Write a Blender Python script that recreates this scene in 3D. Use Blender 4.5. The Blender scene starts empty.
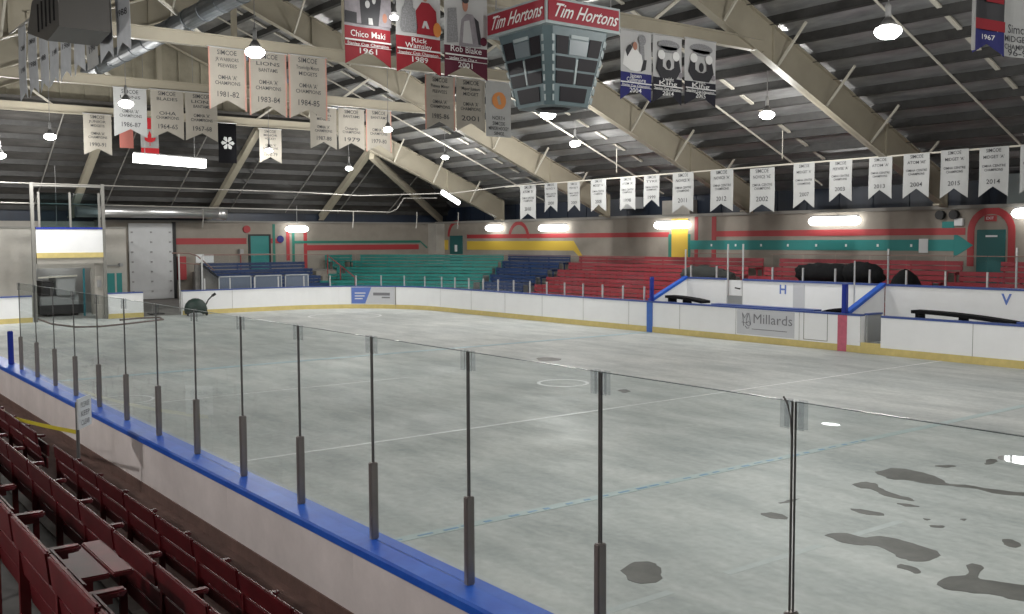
import bpy, bmesh, math, random
from mathutils import Vector, Matrix
random.seed(7)
C = bpy.context.scene.collection
PI = math.pi
# ---------------------------------------------------------------- frame
# s = distance along the rink (towards the far end wall), y = across, z = up.  Blender x = -s.
CAM_F, CAM_YAW, CAM_PIT, CAM_ROL, CAM_H = 991.318, .6481, -.0673, -.0045, 3.2659
def W(s, y, z): return Vector((-s, y, z))
def cam_axes():
    fw = Vector((math.cos(CAM_YAW)*math.cos(CAM_PIT), math.sin(CAM_YAW)*math.cos(CAM_PIT), math.sin(CAM_PIT)))
    rt = Vector((-math.sin(CAM_YAW), math.cos(CAM_YAW), 0))
    up = -fw.cross(rt)
    if up.z < 0: up = -up
    c, n = math.cos(CAM_ROL), math.sin(CAM_ROL)
    return fw, rt*c + up*n, up*c - rt*n
def px(u, v, ax, val):
    """where the sight line of a measured photo point meets the real plane s/y/z = val"""
    fw, r, u_ = cam_axes()
    d = fw*CAM_F + r*(u-512) + u_*(307-v)
    o = Vector((0, 0, CAM_H))
    return o + d*((val-o[ax])/d[ax])
def nth(i):
    i += 1
    words = ['', 'first', 'second', 'third', 'fourth', 'fifth', 'sixth', 'seventh', 'eighth', 'ninth', 'tenth', 'eleventh', 'twelfth']
    if i < len(words): return words[i]
    return '%d%s' % (i, 'th' if 10 < i % 100 < 20 else {1: 'st', 2: 'nd', 3: 'rd'}.get(i % 10, 'th'))

# ---------------------------------------------------------------- materials
def mat(name, col, rough=.6, metal=0., var=0., vscale=3., bump=0., bscale=30., coat=0., spec=.5, stretch=None, col2=None):
    m = bpy.data.materials.new(name); m.use_nodes = True
    nt = m.node_tree; b = nt.nodes['Principled BSDF']
    b.inputs['Base Color'].default_value = (*col, 1); b.inputs['Roughness'].default_value = rough
    b.inputs['Metallic'].default_value = metal; b.inputs['Coat Weight'].default_value = coat
    b.inputs['Specular IOR Level'].default_value = spec
    tc = nt.nodes.new('ShaderNodeTexCoord'); mp = nt.nodes.new('ShaderNodeMapping')
    nt.links.new(tc.outputs['Object'], mp.inputs['Vector'])
    if stretch: mp.inputs['Scale'].default_value = stretch
    if var or col2:
        n = nt.nodes.new('ShaderNodeTexNoise'); n.inputs['Scale'].default_value = vscale; n.inputs['Detail'].default_value = 6
        n.inputs['Roughness'].default_value = .65
        r = nt.nodes.new('ShaderNodeValToRGB')
        c2 = col2 if col2 else tuple(min(1, c*(1+var)) for c in col)
        c1 = col if col2 else tuple(c*(1-var) for c in col)
        r.color_ramp.elements[0].color = (*c1, 1); r.color_ramp.elements[1].color = (*c2, 1)
        r.color_ramp.elements[0].position = .3; r.color_ramp.elements[1].position = .7
        nt.links.new(mp.outputs['Vector'], n.inputs['Vector']); nt.links.new(n.outputs['Fac'], r.inputs['Fac'])
        nt.links.new(r.outputs['Color'], b.inputs['Base Color'])
    if bump:
        n = nt.nodes.new('ShaderNodeTexNoise'); n.inputs['Scale'].default_value = bscale; n.inputs['Detail'].default_value = 4
        bp = nt.nodes.new('ShaderNodeBump'); bp.inputs['Strength'].default_value = bump; bp.inputs['Distance'].default_value = .02
        nt.links.new(mp.outputs['Vector'], n.inputs['Vector']); nt.links.new(n.outputs['Fac'], bp.inputs['Height'])
        nt.links.new(bp.outputs['Normal'], b.inputs['Normal'])
    return m
def emis(name, col, strength):
    m = bpy.data.materials.new(name); m.use_nodes = True; b = m.node_tree.nodes['Principled BSDF']
    b.inputs['Base Color'].default_value = (*col, 1); b.inputs['Emission Color'].default_value = (*col, 1)
    b.inputs['Emission Strength'].default_value = strength
    return m
def clear(name, tint, rough=.02, fac=.04):
    m = bpy.data.materials.new(name); m.use_nodes = True; nt = m.node_tree
    nt.nodes.remove(nt.nodes['Principled BSDF']); out = nt.nodes['Material Output']
    t = nt.nodes.new('ShaderNodeBsdfTransparent'); t.inputs['Color'].default_value = (*tint, 1)
    g = nt.nodes.new('ShaderNodeBsdfGlossy'); g.inputs['Roughness'].default_value = rough
    lw = nt.nodes.new('ShaderNodeFresnel'); lw.inputs['IOR'].default_value = 1.35
    mx = nt.nodes.new('ShaderNodeMixShader')
    ge = nt.nodes.new('ShaderNodeNewGeometry'); sb = nt.nodes.new('ShaderNodeMath'); sb.operation = 'SUBTRACT'; sb.inputs[0].default_value = 1
    ml = nt.nodes.new('ShaderNodeMath'); ml.operation = 'MULTIPLY'
    nt.links.new(ge.outputs['Backfacing'], sb.inputs[1]); nt.links.new(sb.outputs[0], ml.inputs[0]); nt.links.new(lw.outputs['Fac'], ml.inputs[1])
    nt.links.new(ml.outputs[0], mx.inputs['Fac']); nt.links.new(t.outputs[0], mx.inputs[1]); nt.links.new(g.outputs[0], mx.inputs[2])
    nt.links.new(mx.outputs[0], out.inputs['Surface'])
    return m

def concrete_floor():
    m = bpy.data.materials.new('wet_concrete'); m.use_nodes = True; nt = m.node_tree; b = nt.nodes['Principled BSDF']
    tc = nt.nodes.new('ShaderNodeTexCoord')
    def noise(scale, det, st=(1, 1, 1), rough=.6):
        mp = nt.nodes.new('ShaderNodeMapping'); mp.inputs['Scale'].default_value = st
        n = nt.nodes.new('ShaderNodeTexNoise'); n.inputs['Scale'].default_value = scale; n.inputs['Detail'].default_value = det
        n.inputs['Roughness'].default_value = rough
        nt.links.new(tc.outputs['Object'], mp.inputs['Vector']); nt.links.new(mp.outputs['Vector'], n.inputs['Vector'])
        return n
    def ramp(n, p0, c0, p1, c1):
        r = nt.nodes.new('ShaderNodeValToRGB'); e = r.color_ramp.elements
        e[0].position = p0; e[0].color = (*c0, 1); e[1].position = p1; e[1].color = (*c1, 1)
        nt.links.new(n.outputs['Fac'], r.inputs['Fac']); return r
    big = ramp(noise(.35, 5), .35, (.445, .465, .46), .65, (.54, .55, .535))
    strk = ramp(noise(.8, 6, (.55, 1.6, 1), .7), .38, (.76, .78, .78), .62, (1.06, 1.06, 1.05))
    fine = ramp(noise(9, 8), .3, (.88, .88, .88), .7, (1.08, 1.08, 1.08))
    m1 = nt.nodes.new('ShaderNodeMix'); m1.data_type = 'RGBA'; m1.blend_type = 'MULTIPLY'; m1.inputs['Factor'].default_value = 1
    m2 = nt.nodes.new('ShaderNodeMix'); m2.data_type = 'RGBA'; m2.blend_type = 'MULTIPLY'; m2.inputs['Factor'].default_value = 1
    nt.links.new(big.outputs[0], m1.inputs[6]); nt.links.new(strk.outputs[0], m1.inputs[7])
    nt.links.new(m1.outputs[2], m2.inputs[6]); nt.links.new(fine.outputs[0], m2.inputs[7])
    nt.links.new(m2.outputs[2], b.inputs['Base Color'])
    rr = ramp(noise(.5, 4), .38, (.46, .46, .46), .62, (.64, .64, .64))
    nt.links.new(rr.outputs[0], b.inputs['Roughness'])
    b.inputs['Specular IOR Level'].default_value = .3
    bp = nt.nodes.new('ShaderNodeBump'); bp.inputs['Strength'].default_value = .06; bp.inputs['Distance'].default_value = .02
    nt.links.new(noise(14, 3).outputs['Fac'], bp.inputs['Height']); nt.links.new(bp.outputs['Normal'], b.inputs['Normal'])
    return m

M = dict(
    floor=concrete_floor(),
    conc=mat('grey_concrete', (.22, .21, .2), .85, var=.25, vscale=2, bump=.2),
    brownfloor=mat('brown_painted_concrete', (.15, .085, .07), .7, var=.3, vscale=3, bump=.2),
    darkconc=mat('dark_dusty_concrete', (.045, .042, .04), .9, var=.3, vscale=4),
    white=mat('white_board_plastic', (.88, .89, .9), .35, var=.03, vscale=1.5),
    white_dirty=mat('scuffed_white_wall', (.76, .69, .675), .6, var=.14, vscale=1.1, bump=.05),
    yellow=mat('yellow_kick_plastic', (.64, .52, .2), .45, var=.1, vscale=4),
    blue=mat('blue_cap_plastic', (.014, .085, .5), .42, vscale=5, col2=(.03, .14, .62), spec=.3),
    cap=mat('dull_blue_cap', (.05, .09, .3), .4),
    navy=mat('dark_blue_paint', (.01, .03, .3), .35),
    redline=mat('faded_red_film', (.55, .13, .19), .4, var=.12, vscale=9),
    blueline=mat('faded_blue_film', (.05, .15, .5), .4, var=.1, vscale=9),
    alu=mat('anodised_aluminium', (.3, .27, .26), .4, metal=.6, var=.08, vscale=5),
    heater=mat('heater_casing', (.09, .085, .08), .4, metal=.3), flagblack=mat('black_flag_cloth', (.006, .006, .007), .95, spec=.05), matgrey=mat('dark_grey_mat', (.04, .043, .04), .9, var=.3, vscale=8), gategrey=mat('gate_grey_paint', (.2, .195, .18), .6), steel=mat('pale_steel', (.6, .6, .6), .35, metal=.5),
    darkseal=mat('dark_seal', (.13, .125, .125), .5),
    glass=clear('near_acrylic', (.95, .97, .967)),
    farglass=clear('far_acrylic', (.93, .945, .95), .05),
    darkglass=clear('smoked_acrylic', (.55, .64, .66), .05),
    frost=clear('frosted_clip', (.86, .87, .88), .4),
    mesh=clear('hazy_screen', (.55, .6, .68), .5),
    edge=mat('acrylic_edge', (.16, .19, .19), .3),
    railred=mat('rust_red_rail', (.2, .12, .1), .5),
    cream=mat('cream_steel', (.37, .335, .26), .5, var=.06, vscale=1.2),
    creamwhite=mat('off_white_steel', (.6, .57, .49), .5),
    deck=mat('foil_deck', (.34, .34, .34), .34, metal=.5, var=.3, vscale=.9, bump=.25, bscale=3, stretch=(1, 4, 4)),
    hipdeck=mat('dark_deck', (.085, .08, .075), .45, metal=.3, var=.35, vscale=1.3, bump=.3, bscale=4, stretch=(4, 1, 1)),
    purlin=mat('dark_purlin', (.035, .034, .033), .6, var=.3, vscale=4),
    gable=mat('dusty_cream_cladding', (.30, .275, .21), .7, var=.2, vscale=1.5),
    block=mat('painted_block', (.265, .238, .203), .75, var=.09, vscale=1.6, bump=.25, bscale=5),
    blockpale=mat('pale_painted_block', (.40, .38, .345), .75, var=.08, vscale=1.6, bump=.2, bscale=5),
    ledge=mat('grey_ledge', (.25, .24, .22), .7),
    clad=mat('dark_navy_cladding', (.012, .02, .038), .4, var=.5, vscale=.4, stretch=(1, 1, .1)),
    sred=mat('red_wall_paint', (.34, .035, .04), .6), steal=mat('teal_wall_paint', (.012, .2, .19), .6),
    syel=mat('yellow_wall_paint', (.58, .4, .05), .6), sgreen=mat('green_wall_paint', (.02, .16, .12), .6),
    door=mat('teal_door_paint', (.01, .1, .1), .45), doorlight=mat('teal_green_door', (.015, .2, .19), .45),
    garage=mat('ribbed_grey_door', (.55, .56, .57), .5, var=.04),
    seat=mat('worn_red_wood', (.082, .006, .009), .4, var=.35, vscale=7),
    seat_iron=mat('red_iron', (.09, .007, .01), .4),
    bred=mat('red_bench_wood', (.28, .028, .04), .45, var=.22, vscale=2),
    bblue=mat('blue_bench_wood', (.012, .035, .115), .45, var=.25, vscale=2),
    bteal=mat('teal_bench_wood', (.015, .19, .165), .45, var=.2, vscale=2),
    cloth=mat('white_banner_cloth', (.41, .415, .41), .8, var=.04), ink=mat('black_ink', (.045, .045, .05), .8),
    clothcream=mat('cream_banner_cloth', (.35, .325, .28), .8, var=.05),
    clothgrey=mat('grey_banner_cloth', (.55, .57, .6), .7, var=.1),
    pink=mat('faded_red_trim', (.52, .27, .22), .8),
    bannerred=mat('red_banner_cloth', (.27, .01, .02), .7), maroon=mat('maroon_banner_cloth', (.1, .012, .03), .7),
    bannernavy=mat('navy_banner_cloth', (.018, .02, .14), .7), bannerblack=mat('black_banner_cloth', (.013, .013, .022), .7),
    photowhite=mat('photo_print_white', (.5, .5, .5), .6), photogrey=mat('photo_print_grey', (.27, .25, .27), .6, var=.2, vscale=5),
    photodark=mat('photo_print_dark', (.035, .035, .04), .6), skin=mat('photo_print_skin', (.4, .19, .13), .6),
    silver=mat('photo_print_silver', (.26, .26, .27), .6, var=.35, vscale=30), orange=mat('orange_print', (.6, .22, .05), .6),
    textwhite=mat('white_print', (.75, .75, .74), .6),
    flagred=mat('flag_red', (.6, .02, .03), .7), flagpink=mat('faded_pink_cloth', (.5, .17, .14), .8), black=mat('matt_black', (.012, .012, .013), .6),
    rubber=mat('black_rubber', (.012, .012, .013), .9, spec=.15, var=.3, vscale=12, bump=.3, bscale=8),
    tarp=mat('dark_green_tarp', (.012, .03, .024), .55, var=.4, vscale=7, bump=.5, bscale=8),
    sbred=mat('scoreboard_red', (.29, .014, .03), .4), sbbody=mat('scoreboard_teal_grey', (.1, .15, .165), .45, var=.08),
    sbdark=mat('display_black', (.022, .02, .024), .55, spec=.2), sbgrey=mat('display_grey', (.17, .21, .23), .35), sbstrip=mat('pale_strip', (.36, .42, .43), .5),
    duct=mat('galvanised_duct', (.16, .18, .2), .5, metal=.3, var=.15), shinyduct=mat('bright_duct', (.62, .62, .62), .3, metal=.8),
    lens=emis('lit_lens', (1, .99, .95), 16), tube=emis('lit_tube', (1, 1, .97), 7),
    reflector=mat('spun_reflector', (.16, .16, .16), .4, metal=.4), lampgrey=mat('lamp_housing', (.3, .3, .3), .5),
    tape=mat('yellow_tape', (.6, .5, .03), .5), paper=mat('white_sign', (.72, .74, .75), .5), adgrey=mat('ad_grey', (.58, .59, .62), .4),
    adblue=mat('ad_blue', (.12, .2, .55), .4), inkgrey=mat('grey_ink', (.2, .2, .22), .6),
    lwhite=mat('white_floor_paint', (.68, .69, .69), .4, var=.15, vscale=12), lblue=mat('faded_blue_floor_paint', (.3, .42, .47), .4, var=.2, vscale=4),
    ldash=mat('blue_floor_paint', (.12, .27, .45), .4), lteal=mat('teal_trace_floor_paint', (.40, .48, .48), .5, var=.08, vscale=6), lfaint=mat('faint_floor_paint', (.45, .485, .48), .55, var=.08, vscale=6),
    hose=mat('brown_hose', (.16, .12, .11), .5), machine=mat('dull_machine_grey', (.3, .31, .31), .5), teal=mat('teal_post', (.02, .2, .25), .5),
)
def haze():
    m = M['mesh']; nt = m.node_tree; out = nt.nodes['Material Output']; src = out.inputs['Surface'].links[0].from_socket
    d = nt.nodes.new('ShaderNodeBsdfDiffuse'); d.inputs['Color'].default_value = (.3, .34, .42, 1)
    mx = nt.nodes.new('ShaderNodeMixShader'); mx.inputs['Fac'].default_value = .5
    nt.links.new(src, mx.inputs[1]); nt.links.new(d.outputs[0], mx.inputs[2]); nt.links.new(mx.outputs[0], out.inputs['Surface'])
haze()
def puddle_mat():
    m = bpy.data.materials.new('wet_dark_patch'); m.use_nodes = True; b = m.node_tree.nodes['Principled BSDF']
    b.inputs['Base Color'].default_value = (.2, .197, .185, 1); b.inputs['Roughness'].default_value = .55; b.inputs['Specular IOR Level'].default_value = .3
    return m
M['puddle'] = mat('wet_dark_patch', (.085, .083, .076), .5, vscale=2.2, col2=(.165, .16, .148), spec=.3)

# ---------------------------------------------------------------- mesh building
class MB:
    """collects shapes; flip=True: input is (s, y, z); flip=False: input is a thing's local x, y, z"""
    def __init__(self, flip=True): self.v = []; self.f = []; self.mi = []; self.flip = flip; self.m = 0
    def add(self, vs, fs):
        o = len(self.v)
        self.v += [Vector(((-p[0] if self.flip else p[0]), p[1], p[2])) for p in vs]
        self.f += [[i+o for i in f] for f in fs]; self.mi += [self.m]*len(fs)
    def hexa(self, p8): self.add(p8, [(0, 1, 2, 3), (4, 5, 6, 7), (0, 1, 5, 4), (1, 2, 6, 5), (2, 3, 7, 6), (3, 0, 4, 7)])
    def box(self, a0, a1, b0, b1, z0, z1):
        self.hexa([(a0, b0, z0), (a1, b0, z0), (a1, b1, z0), (a0, b1, z0), (a0, b0, z1), (a1, b0, z1), (a1, b1, z1), (a0, b1, z1)])
    def obox(self, o, t, n, a0, a1, b0, b1, z0, z1):
        P = lambda a, b, z: (o[0]+t[0]*a+n[0]*b, o[1]+t[1]*a+n[1]*b, z)
        self.hexa([P(a0, b0, z0), P(a1, b0, z0), P(a1, b1, z0), P(a0, b1, z0), P(a0, b0, z1), P(a1, b0, z1), P(a1, b1, z1), P(a0, b1, z1)])
    def bar(self, p, q, w, h, up=(0, 0, 1)):
        p = Vector(p); q = Vector(q); d = (q-p).normalized(); u = Vector(up)
        if abs(d.dot(u)) > .98: u = Vector((1, 0, 0))
        r = d.cross(u).normalized(); u = r.cross(d).normalized(); r *= w/2; u *= h/2
        self.hexa([p-r-u, p+r-u, p+r+u, p-r+u, q-r-u, q+r-u, q+r+u, q-r+u])
    def prism(self, pts, ext):
        e = Vector(ext); n = len(pts); a = [Vector(p) for p in pts]
        self.add(a+[p+e for p in a], [tuple(range(n)), tuple(range(n, 2*n))]+[(i, (i+1) % n, n+(i+1) % n, n+i) for i in range(n)])
    def tube(self, pts, r, n=8):
        pts = [Vector(p) for p in pts]; rings = []
        rr = r if isinstance(r, (list, tuple)) else [r]*len(pts)
        for i, p in enumerate(pts):
            d = (pts[min(i+1, len(pts)-1)]-pts[max(i-1, 0)]).normalized()
            u = Vector((0, 0, 1)) if abs(d.z) < .95 else Vector((1, 0, 0))
            a = d.cross(u).normalized(); b = a.cross(d).normalized()
            rings.append([p+(a*math.cos(2*PI*k/n)+b*math.sin(2*PI*k/n))*rr[i] for k in range(n)])
        vs = [v for g in rings for v in g]; fs = []
        for i in range(len(pts)-1):
            for k in range(n): fs.append((i*n+k, i*n+(k+1) % n, (i+1)*n+(k+1) % n, (i+1)*n+k))
        fs += [tuple(range(n)), tuple(range(len(vs)-n, len(vs)))]
        self.add(vs, fs)
    def lathe(self, c, prof, n=20):
        vs = [(c[0]+r*math.cos(2*PI*k/n), c[1]+r*math.sin(2*PI*k/n), c[2]+z) for r, z in prof for k in range(n)]
        fs = [(i*n+k, i*n+(k+1) % n, (i+1)*n+(k+1) % n, (i+1)*n+k) for i in range(len(prof)-1) for k in range(n)]
        fs += [tuple(range(n)), tuple(range(len(vs)-n, len(vs)))]
        self.add(vs, fs)
    def sweep(self, pts, nrm, o0, o1, z0, z1):
        """strip with thickness o0..o1 along the outward normals of a plan polyline"""
        vs = []
        for p, n in zip(pts, nrm):
            a = (p[0]+n[0]*o0, p[1]+n[1]*o0); b = (p[0]+n[0]*o1, p[1]+n[1]*o1)
            vs += [(*a, z0), (*b, z0), (*b, z1), (*a, z1)]
        fs = [(0, 1, 2, 3), tuple(range(len(vs)-4, len(vs)))]
        for i in range(len(pts)-1):
            for k in range(4): fs.append((i*4+k, i*4+(k+1) % 4, i*4+4+(k+1) % 4, i*4+4+k))
        self.add(vs, fs)
    def mesh(self, name, mats, origin=(0, 0, 0), bevel=0, smooth=False):
        me = bpy.data.meshes.new(name); o = Vector(origin)
        me.from_pydata([v-o for v in self.v], [], self.f)
        for m in (mats if isinstance(mats, (list, tuple)) else [mats]): me.materials.append(m)
        for p, i in zip(me.polygons, self.mi): p.material_index = i
        bm = bmesh.new(); bm.from_mesh(me)
        bmesh.ops.recalc_face_normals(bm, faces=bm.faces)
        if bevel: bmesh.ops.bevel(bm, geom=list(bm.edges), offset=bevel, segments=2, affect='EDGES', clamp_overlap=True)
        if smooth:
            for f in bm.faces: f.smooth = len(f.verts) == 4
        bm.to_mesh(me); bm.free()
        return me
    def build(self, name, mats, parent=None, bevel=0, smooth=False, loc=None):
        """one object; its origin is loc (a Blender point) or its parent's origin"""
        org = Vector((0, 0, 0))
        if loc is not None: org = Vector(loc)
        elif parent is not None and self.flip: org = world_of(parent)
        o = bpy.data.objects.new(name, self.mesh(name, mats, org, bevel, smooth)); C.objects.link(o)
        if parent is not None: o.parent = parent
        if loc is not None and parent is None: o.location = org
        return o
def world_of(o):
    p = Vector((0, 0, 0))
    while o is not None: p += o.location; o = o.parent
    return p
def tag(o, label=None, cat=None, group=None, kind=None):
    for k, v in (('label', label), ('category', cat), ('group', group), ('kind', kind)):
        if v: o[k] = v
    return o
def thing(name, label, cat, loc, group=None, rz=0):
    o = bpy.data.objects.new(name, None); o.empty_display_size = .1; C.objects.link(o); o.location = loc; o.rotation_euler = (0, 0, rz)
    return tag(o, label, cat, group)
def struct(mb, name, m, parent=None, **k):
    o = mb.build(name, m, parent, **k)
    if parent is None: o['kind'] = 'structure'
    return o
def copy_tree(o, parent=None):
    c = o.copy(); C.objects.link(c)
    if parent is not None: c.parent = parent
    for ch in list(o.children): copy_tree(ch, c)
    return c
_tc = {}
def text_verts(body, size, shear=0, align='CENTER', bold=0):
    key = (body, size, shear, align, bold)
    if key not in _tc:
        cu = bpy.data.curves.new('lettering', 'FONT'); cu.body = body; cu.size = size; cu.shear = shear
        cu.align_x = align; cu.align_y = 'CENTER'; cu.resolution_u = 2; cu.offset = bold
        ob = bpy.data.objects.new('lettering', cu); me = bpy.data.meshes.new_from_object(ob)
        _tc[key] = ([v.co.copy() for v in me.vertices], [tuple(p.vertices) for p in me.polygons])
        bpy.data.meshes.remove(me); bpy.data.objects.remove(ob); bpy.data.curves.remove(cu)
    return _tc[key]
def text_into(mb, body, size, place, shear=0, align='CENTER', bold=0, fit=None):
    """lettering laid flat (x right, y up) then put in place by place(x, y)"""
    vs, fs = text_verts(body, size, shear, align, bold)
    sx = 1.
    if fit and vs:
        wd = max(v.x for v in vs)-min(v.x for v in vs)
        if wd > 0: sx = fit/wd
    mb.add([place(v.x*sx, v.y) for v in vs], fs)

def point(loc, power, r=.16, spot=None, blend=.6):
    l = bpy.data.lights.new('lamp_light', 'SPOT' if spot else 'POINT'); l.energy = power; l.shadow_soft_size = r; l.color = (1, .985, .95)
    if spot: l.spot_size = math.radians(spot); l.spot_blend = blend
    o = bpy.data.objects.new('lamp_light', l); C.objects.link(o); o.location = loc
# ---------------------------------------------------------------- the building
YF, YN, SE, YW = 25.0, 3.56, 44.0, 33.2          # inner faces of the boards, end boards, far block wall
RY = 14.3                                        # ridge line
SEND = 51.5
def z_flange(y): return 12.1-.415*abs(y-RY)
def z_deck(y): return 13.45-.415*abs(y-RY)
def z_hip(s): return 9.1-.58*(s-44.4)
mb = MB(); mb.box(-8, 52, -6, 34.5, -.3, 0); struct(mb, 'floor', M['floor'])
DT = .12
mb = MB(); pts = [(-8, RY), (44.4, RY), (44.4, 24.8), (52, 35.4), (-8, 35.4)]
mb.prism([(s, y, z_deck(y)) for s, y in pts], (0, 0, DT))
ceil = struct(mb, 'ceiling', M['deck'])
mb = MB(); mb.prism([(s, 2*RY-y, z_deck(y)) for s, y in pts], (0, 0, DT)); struct(mb, 'ceiling', M['deck'])
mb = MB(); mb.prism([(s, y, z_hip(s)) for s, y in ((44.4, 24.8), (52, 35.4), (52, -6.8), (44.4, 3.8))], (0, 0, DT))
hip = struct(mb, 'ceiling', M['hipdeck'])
for k in range(1, 19):                            # purlins down both slopes
    y = RY+1.02*k
    for side, yy in ((1, y), (-1, 2*RY-y)):
        send = 44.3 if y < 24.8 else 44.3+(y-24.8)*.71
        mb = MB(); z = z_deck(y)
        mb.box(-8, send, yy-.045, yy+.045, z-.24, z+.02); mb.box(-8, send, yy-.1, yy+.1, z-.25, z-.235)
        mb.build('purlin', M['purlin'], ceil)
for k in range(9):                                # purlins across the hipped end
    s = 44.9+.82*k; z = z_hip(s); e = max(0, (s-44.4)*1.39)
    mb = MB(); mb.box(s-.05, s+.05, 3.9-e, 24.7+e, z-.2, z+.02); mb.build('purlin', M['purlin'], hip)
for s in (10.1+3.9, 18.6+3.9, 27.1+3.9, 35.8+3.9):   # pale blocking strips between purlins, seen as a dashed line
    mb = MB()
    for k in range(0, 18):
        y0, y1 = RY+1.02*k+.1, RY+1.02*(k+1)-.1
        mb.prism([(s-.07, y0, z_deck(y0)-.1), (s+.07, y0, z_deck(y0)-.1), (s+.07, y1, z_deck(y1)-.1), (s-.07, y1, z_deck(y1)-.1)], (0, 0, .05))
    mb.build('blocking_strip', M['creamwhite'], ceil)
    mb = MB(); mb.tube([(s+1.1, RY+.3, z_deck(RY+.3)-.33), (s+1.1, 33, z_deck(33)-.33)], .035); mb.build('sag_rod', M['creamwhite'], ceil)
mb = MB()                                         # cladding in the last frame's gable above its tie
mb.prism([(44.75, 4.2, 9.0), (44.75, 24.4, 9.0), (44.75, RY, 13.3)], (.06, 0, 0))
for k in range(-9, 10):
    y = RY+k*1.0
    if z_deck(y)-.2 > 9.1: mb.box(44.70, 44.76, y-.05, y+.05, 8.95, z_deck(y)-.15)
struct(mb, 'wall_gable', M['gable'])
# walls
mb = MB(); mb.box(-8, SEND+.4, YW, YW+.35, 0, 4.28); wall_far = struct(mb, 'wall_far', M['block'])
mb = MB(); mb.box(-8, SEND, YW-.1, YW+.9, 4.28, 4.4); struct(mb, 'trim_1', M['ledge'])
mb = MB(); mb.box(-8, SEND+.4, 34.0, 34.2, 4.2, 6.3)
for k in range(40): mb.box(-8+1.5*k, -7.95+1.5*k, 33.97, 34.0, 4.4, 6.2)
struct(mb, 'wall_far_upper', M['clad'])
mb = MB(); mb.box(SEND, SEND+.35, 13.2, YW+.3, 0, 4.28); wall_end = struct(mb, 'wall_end', M['block'])
mb = MB(); mb.box(SEND, SEND+.35, -6, 13.2, 0, 4.28); struct(mb, 'wall_end_left', M['blockpale'])
mb = MB(); mb.box(SEND-.12, SEND+.3, 13.2, YW, 4.28, 4.36); struct(mb, 'trim_2', M['ledge'])
mb = MB(); mb.box(SEND+.1, SEND+.3, -6, 34, 4.28, 5.6); struct(mb, 'wall_end_upper', M['clad'])
mb = MB(); mb.box(-8, SEND, -5.2, -5, 0, 6); struct(mb, 'wall_near', M['block'])
mb = MB(); mb.box(-8.2, -8, -5, 34.2, 0, 13.5); struct(mb, 'wall_back', M['block'])
# partition with the machine bay, left of the tall grey door
mb = MB()
mb.box(47, 47.2, -4, 9.55, 0, 3.88); mb.box(47, 47.2, 11.85, 13.4, 0, 3.88); mb.box(47, 47.2, 9.55, 11.85, 2.12, 3.88)
mb.box(47.2, SEND, 13.25, 13.4, 0, 3.88); struct(mb, 'wall_partition', M['blockpale'])
mb = MB(); mb.box(46.95, 47.25, -4, 13.42, 3.88, 3.95); struct(mb, 'trim_3', M['ledge'])
# corner pillar
mb = MB(); mb.box(50.6, 51.5, 32.6, 33.2, 0, 4.28); struct(mb, 'trim_4', M['blockpale'])

# painted stripes on the far wall (thin coats of paint, part of the wall)
_sd = [0]
def stripe(m, s0, s1, z0, z1): _sd[0] += .0015; b = MB(); b.box(s0, s1, YW-.004-_sd[0], YW, z0, z1); b.build('painted_stripe', M[m], wall_far)
def arch(m, sc, zc, r0, r1, zbot, a0=0, a1=PI, parent=None):
    b = MB(); n = 14; o = []; i = []
    for k in range(n+1):
        a = a0+(a1-a0)*k/n; o.append((sc+r1*math.cos(a), YW-.014, zc+r1*math.sin(a))); i.append((sc+r0*math.cos(a), YW-.014, zc+r0*math.sin(a)))
    for k in range(n): b.prism([o[k], o[k+1], i[k+1], i[k]], (0, .014, 0))
    if zbot is not None:
        b.box(sc-r1, sc-r0, YW-.014, YW, zbot, zc); b.box(sc+r0, sc+r1, YW-.014, YW, zbot, zc)
    b.build('painted_arch', M[m], wall_far)
stripe('sred', 31.9, 48.2, 3.38, 3.6); stripe('syel', 38.6, 48.2, 2.72, 3.22); stripe('syel', 50.2, 50.6, 2.7, 3.3)
b = MB(); b.prism([(38.6, YW-.012, 3.22), (38.6, YW-.012, 2.72), (38.2, YW-.012, 2.45), (37.9, YW-.012, 2.45)], (0, .012, 0)); b.build('painted_stripe', M['syel'], wall_far)
stripe('syel', 30.75, 31.75, 2.4, 4.2); stripe('sgreen', 30.6, 30.75, 2.4, 3.5); stripe('sgreen', 31.75, 31.95, 2.4, 3.5)
stripe('sred', 30.15, 30.35, 2.4, 4.25); stripe('sred', 29.1, 29.35, 2.4, 4.25)
stripe('sred', 17.9, 29.1, 3.38, 3.62); stripe('steal', 18.3, 30.6, 2.82, 3.22)
b = MB(); b.prism([(18.3, YW-.015, 2.6), (18.3, YW-.015, 3.45), (17.6, YW-.015, 3.02)], (0, .015, 0)); b.build('painted_arrow_head', M['steal'], wall_far)
b = MB(); b.box(18.3, 18.75, YW-.013, YW, 3.5, 3.85); b.build('painted_patch', M['steal'], wall_far)
arch('sred', 17.0, 3.5, .58, .82, 2.3); arch('sred', 49.3, 3.5, .75, .95, None, 0, PI*.62); arch('sred', 43.2, 3.35, .75, .95, None, .2, PI)
stripe('syel', 14.9, 15.5, 3.1, 3.6)
for k in range(8):
    b = MB(); s = 19.9+1.35*k; b.box(s-.04, s+.04, YW-.03, YW-.012, 2.96, 3.06); b.build('wall_stud', M['paper'], wall_far)
def estripe(m, y0, y1, z0, z1): _sd[0] += .0015; b = MB(); b.box(SEND-.004-_sd[0]*.6, SEND, y0, y1, z0, z1); b.build('painted_stripe', M[m], wall_end)
estripe('sred', 17.1, 21.0, 3.12, 3.44); estripe('sred', 22.4, 23.0, 3.15, 3.42)
estripe('sgreen', 22.5, 22.65, 2.0, 4.2); estripe('sred', 23.3, 23.5, 2.2, 4.0); estripe('sgreen', 23.65, 23.8, 2.0, 4.0)
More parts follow.
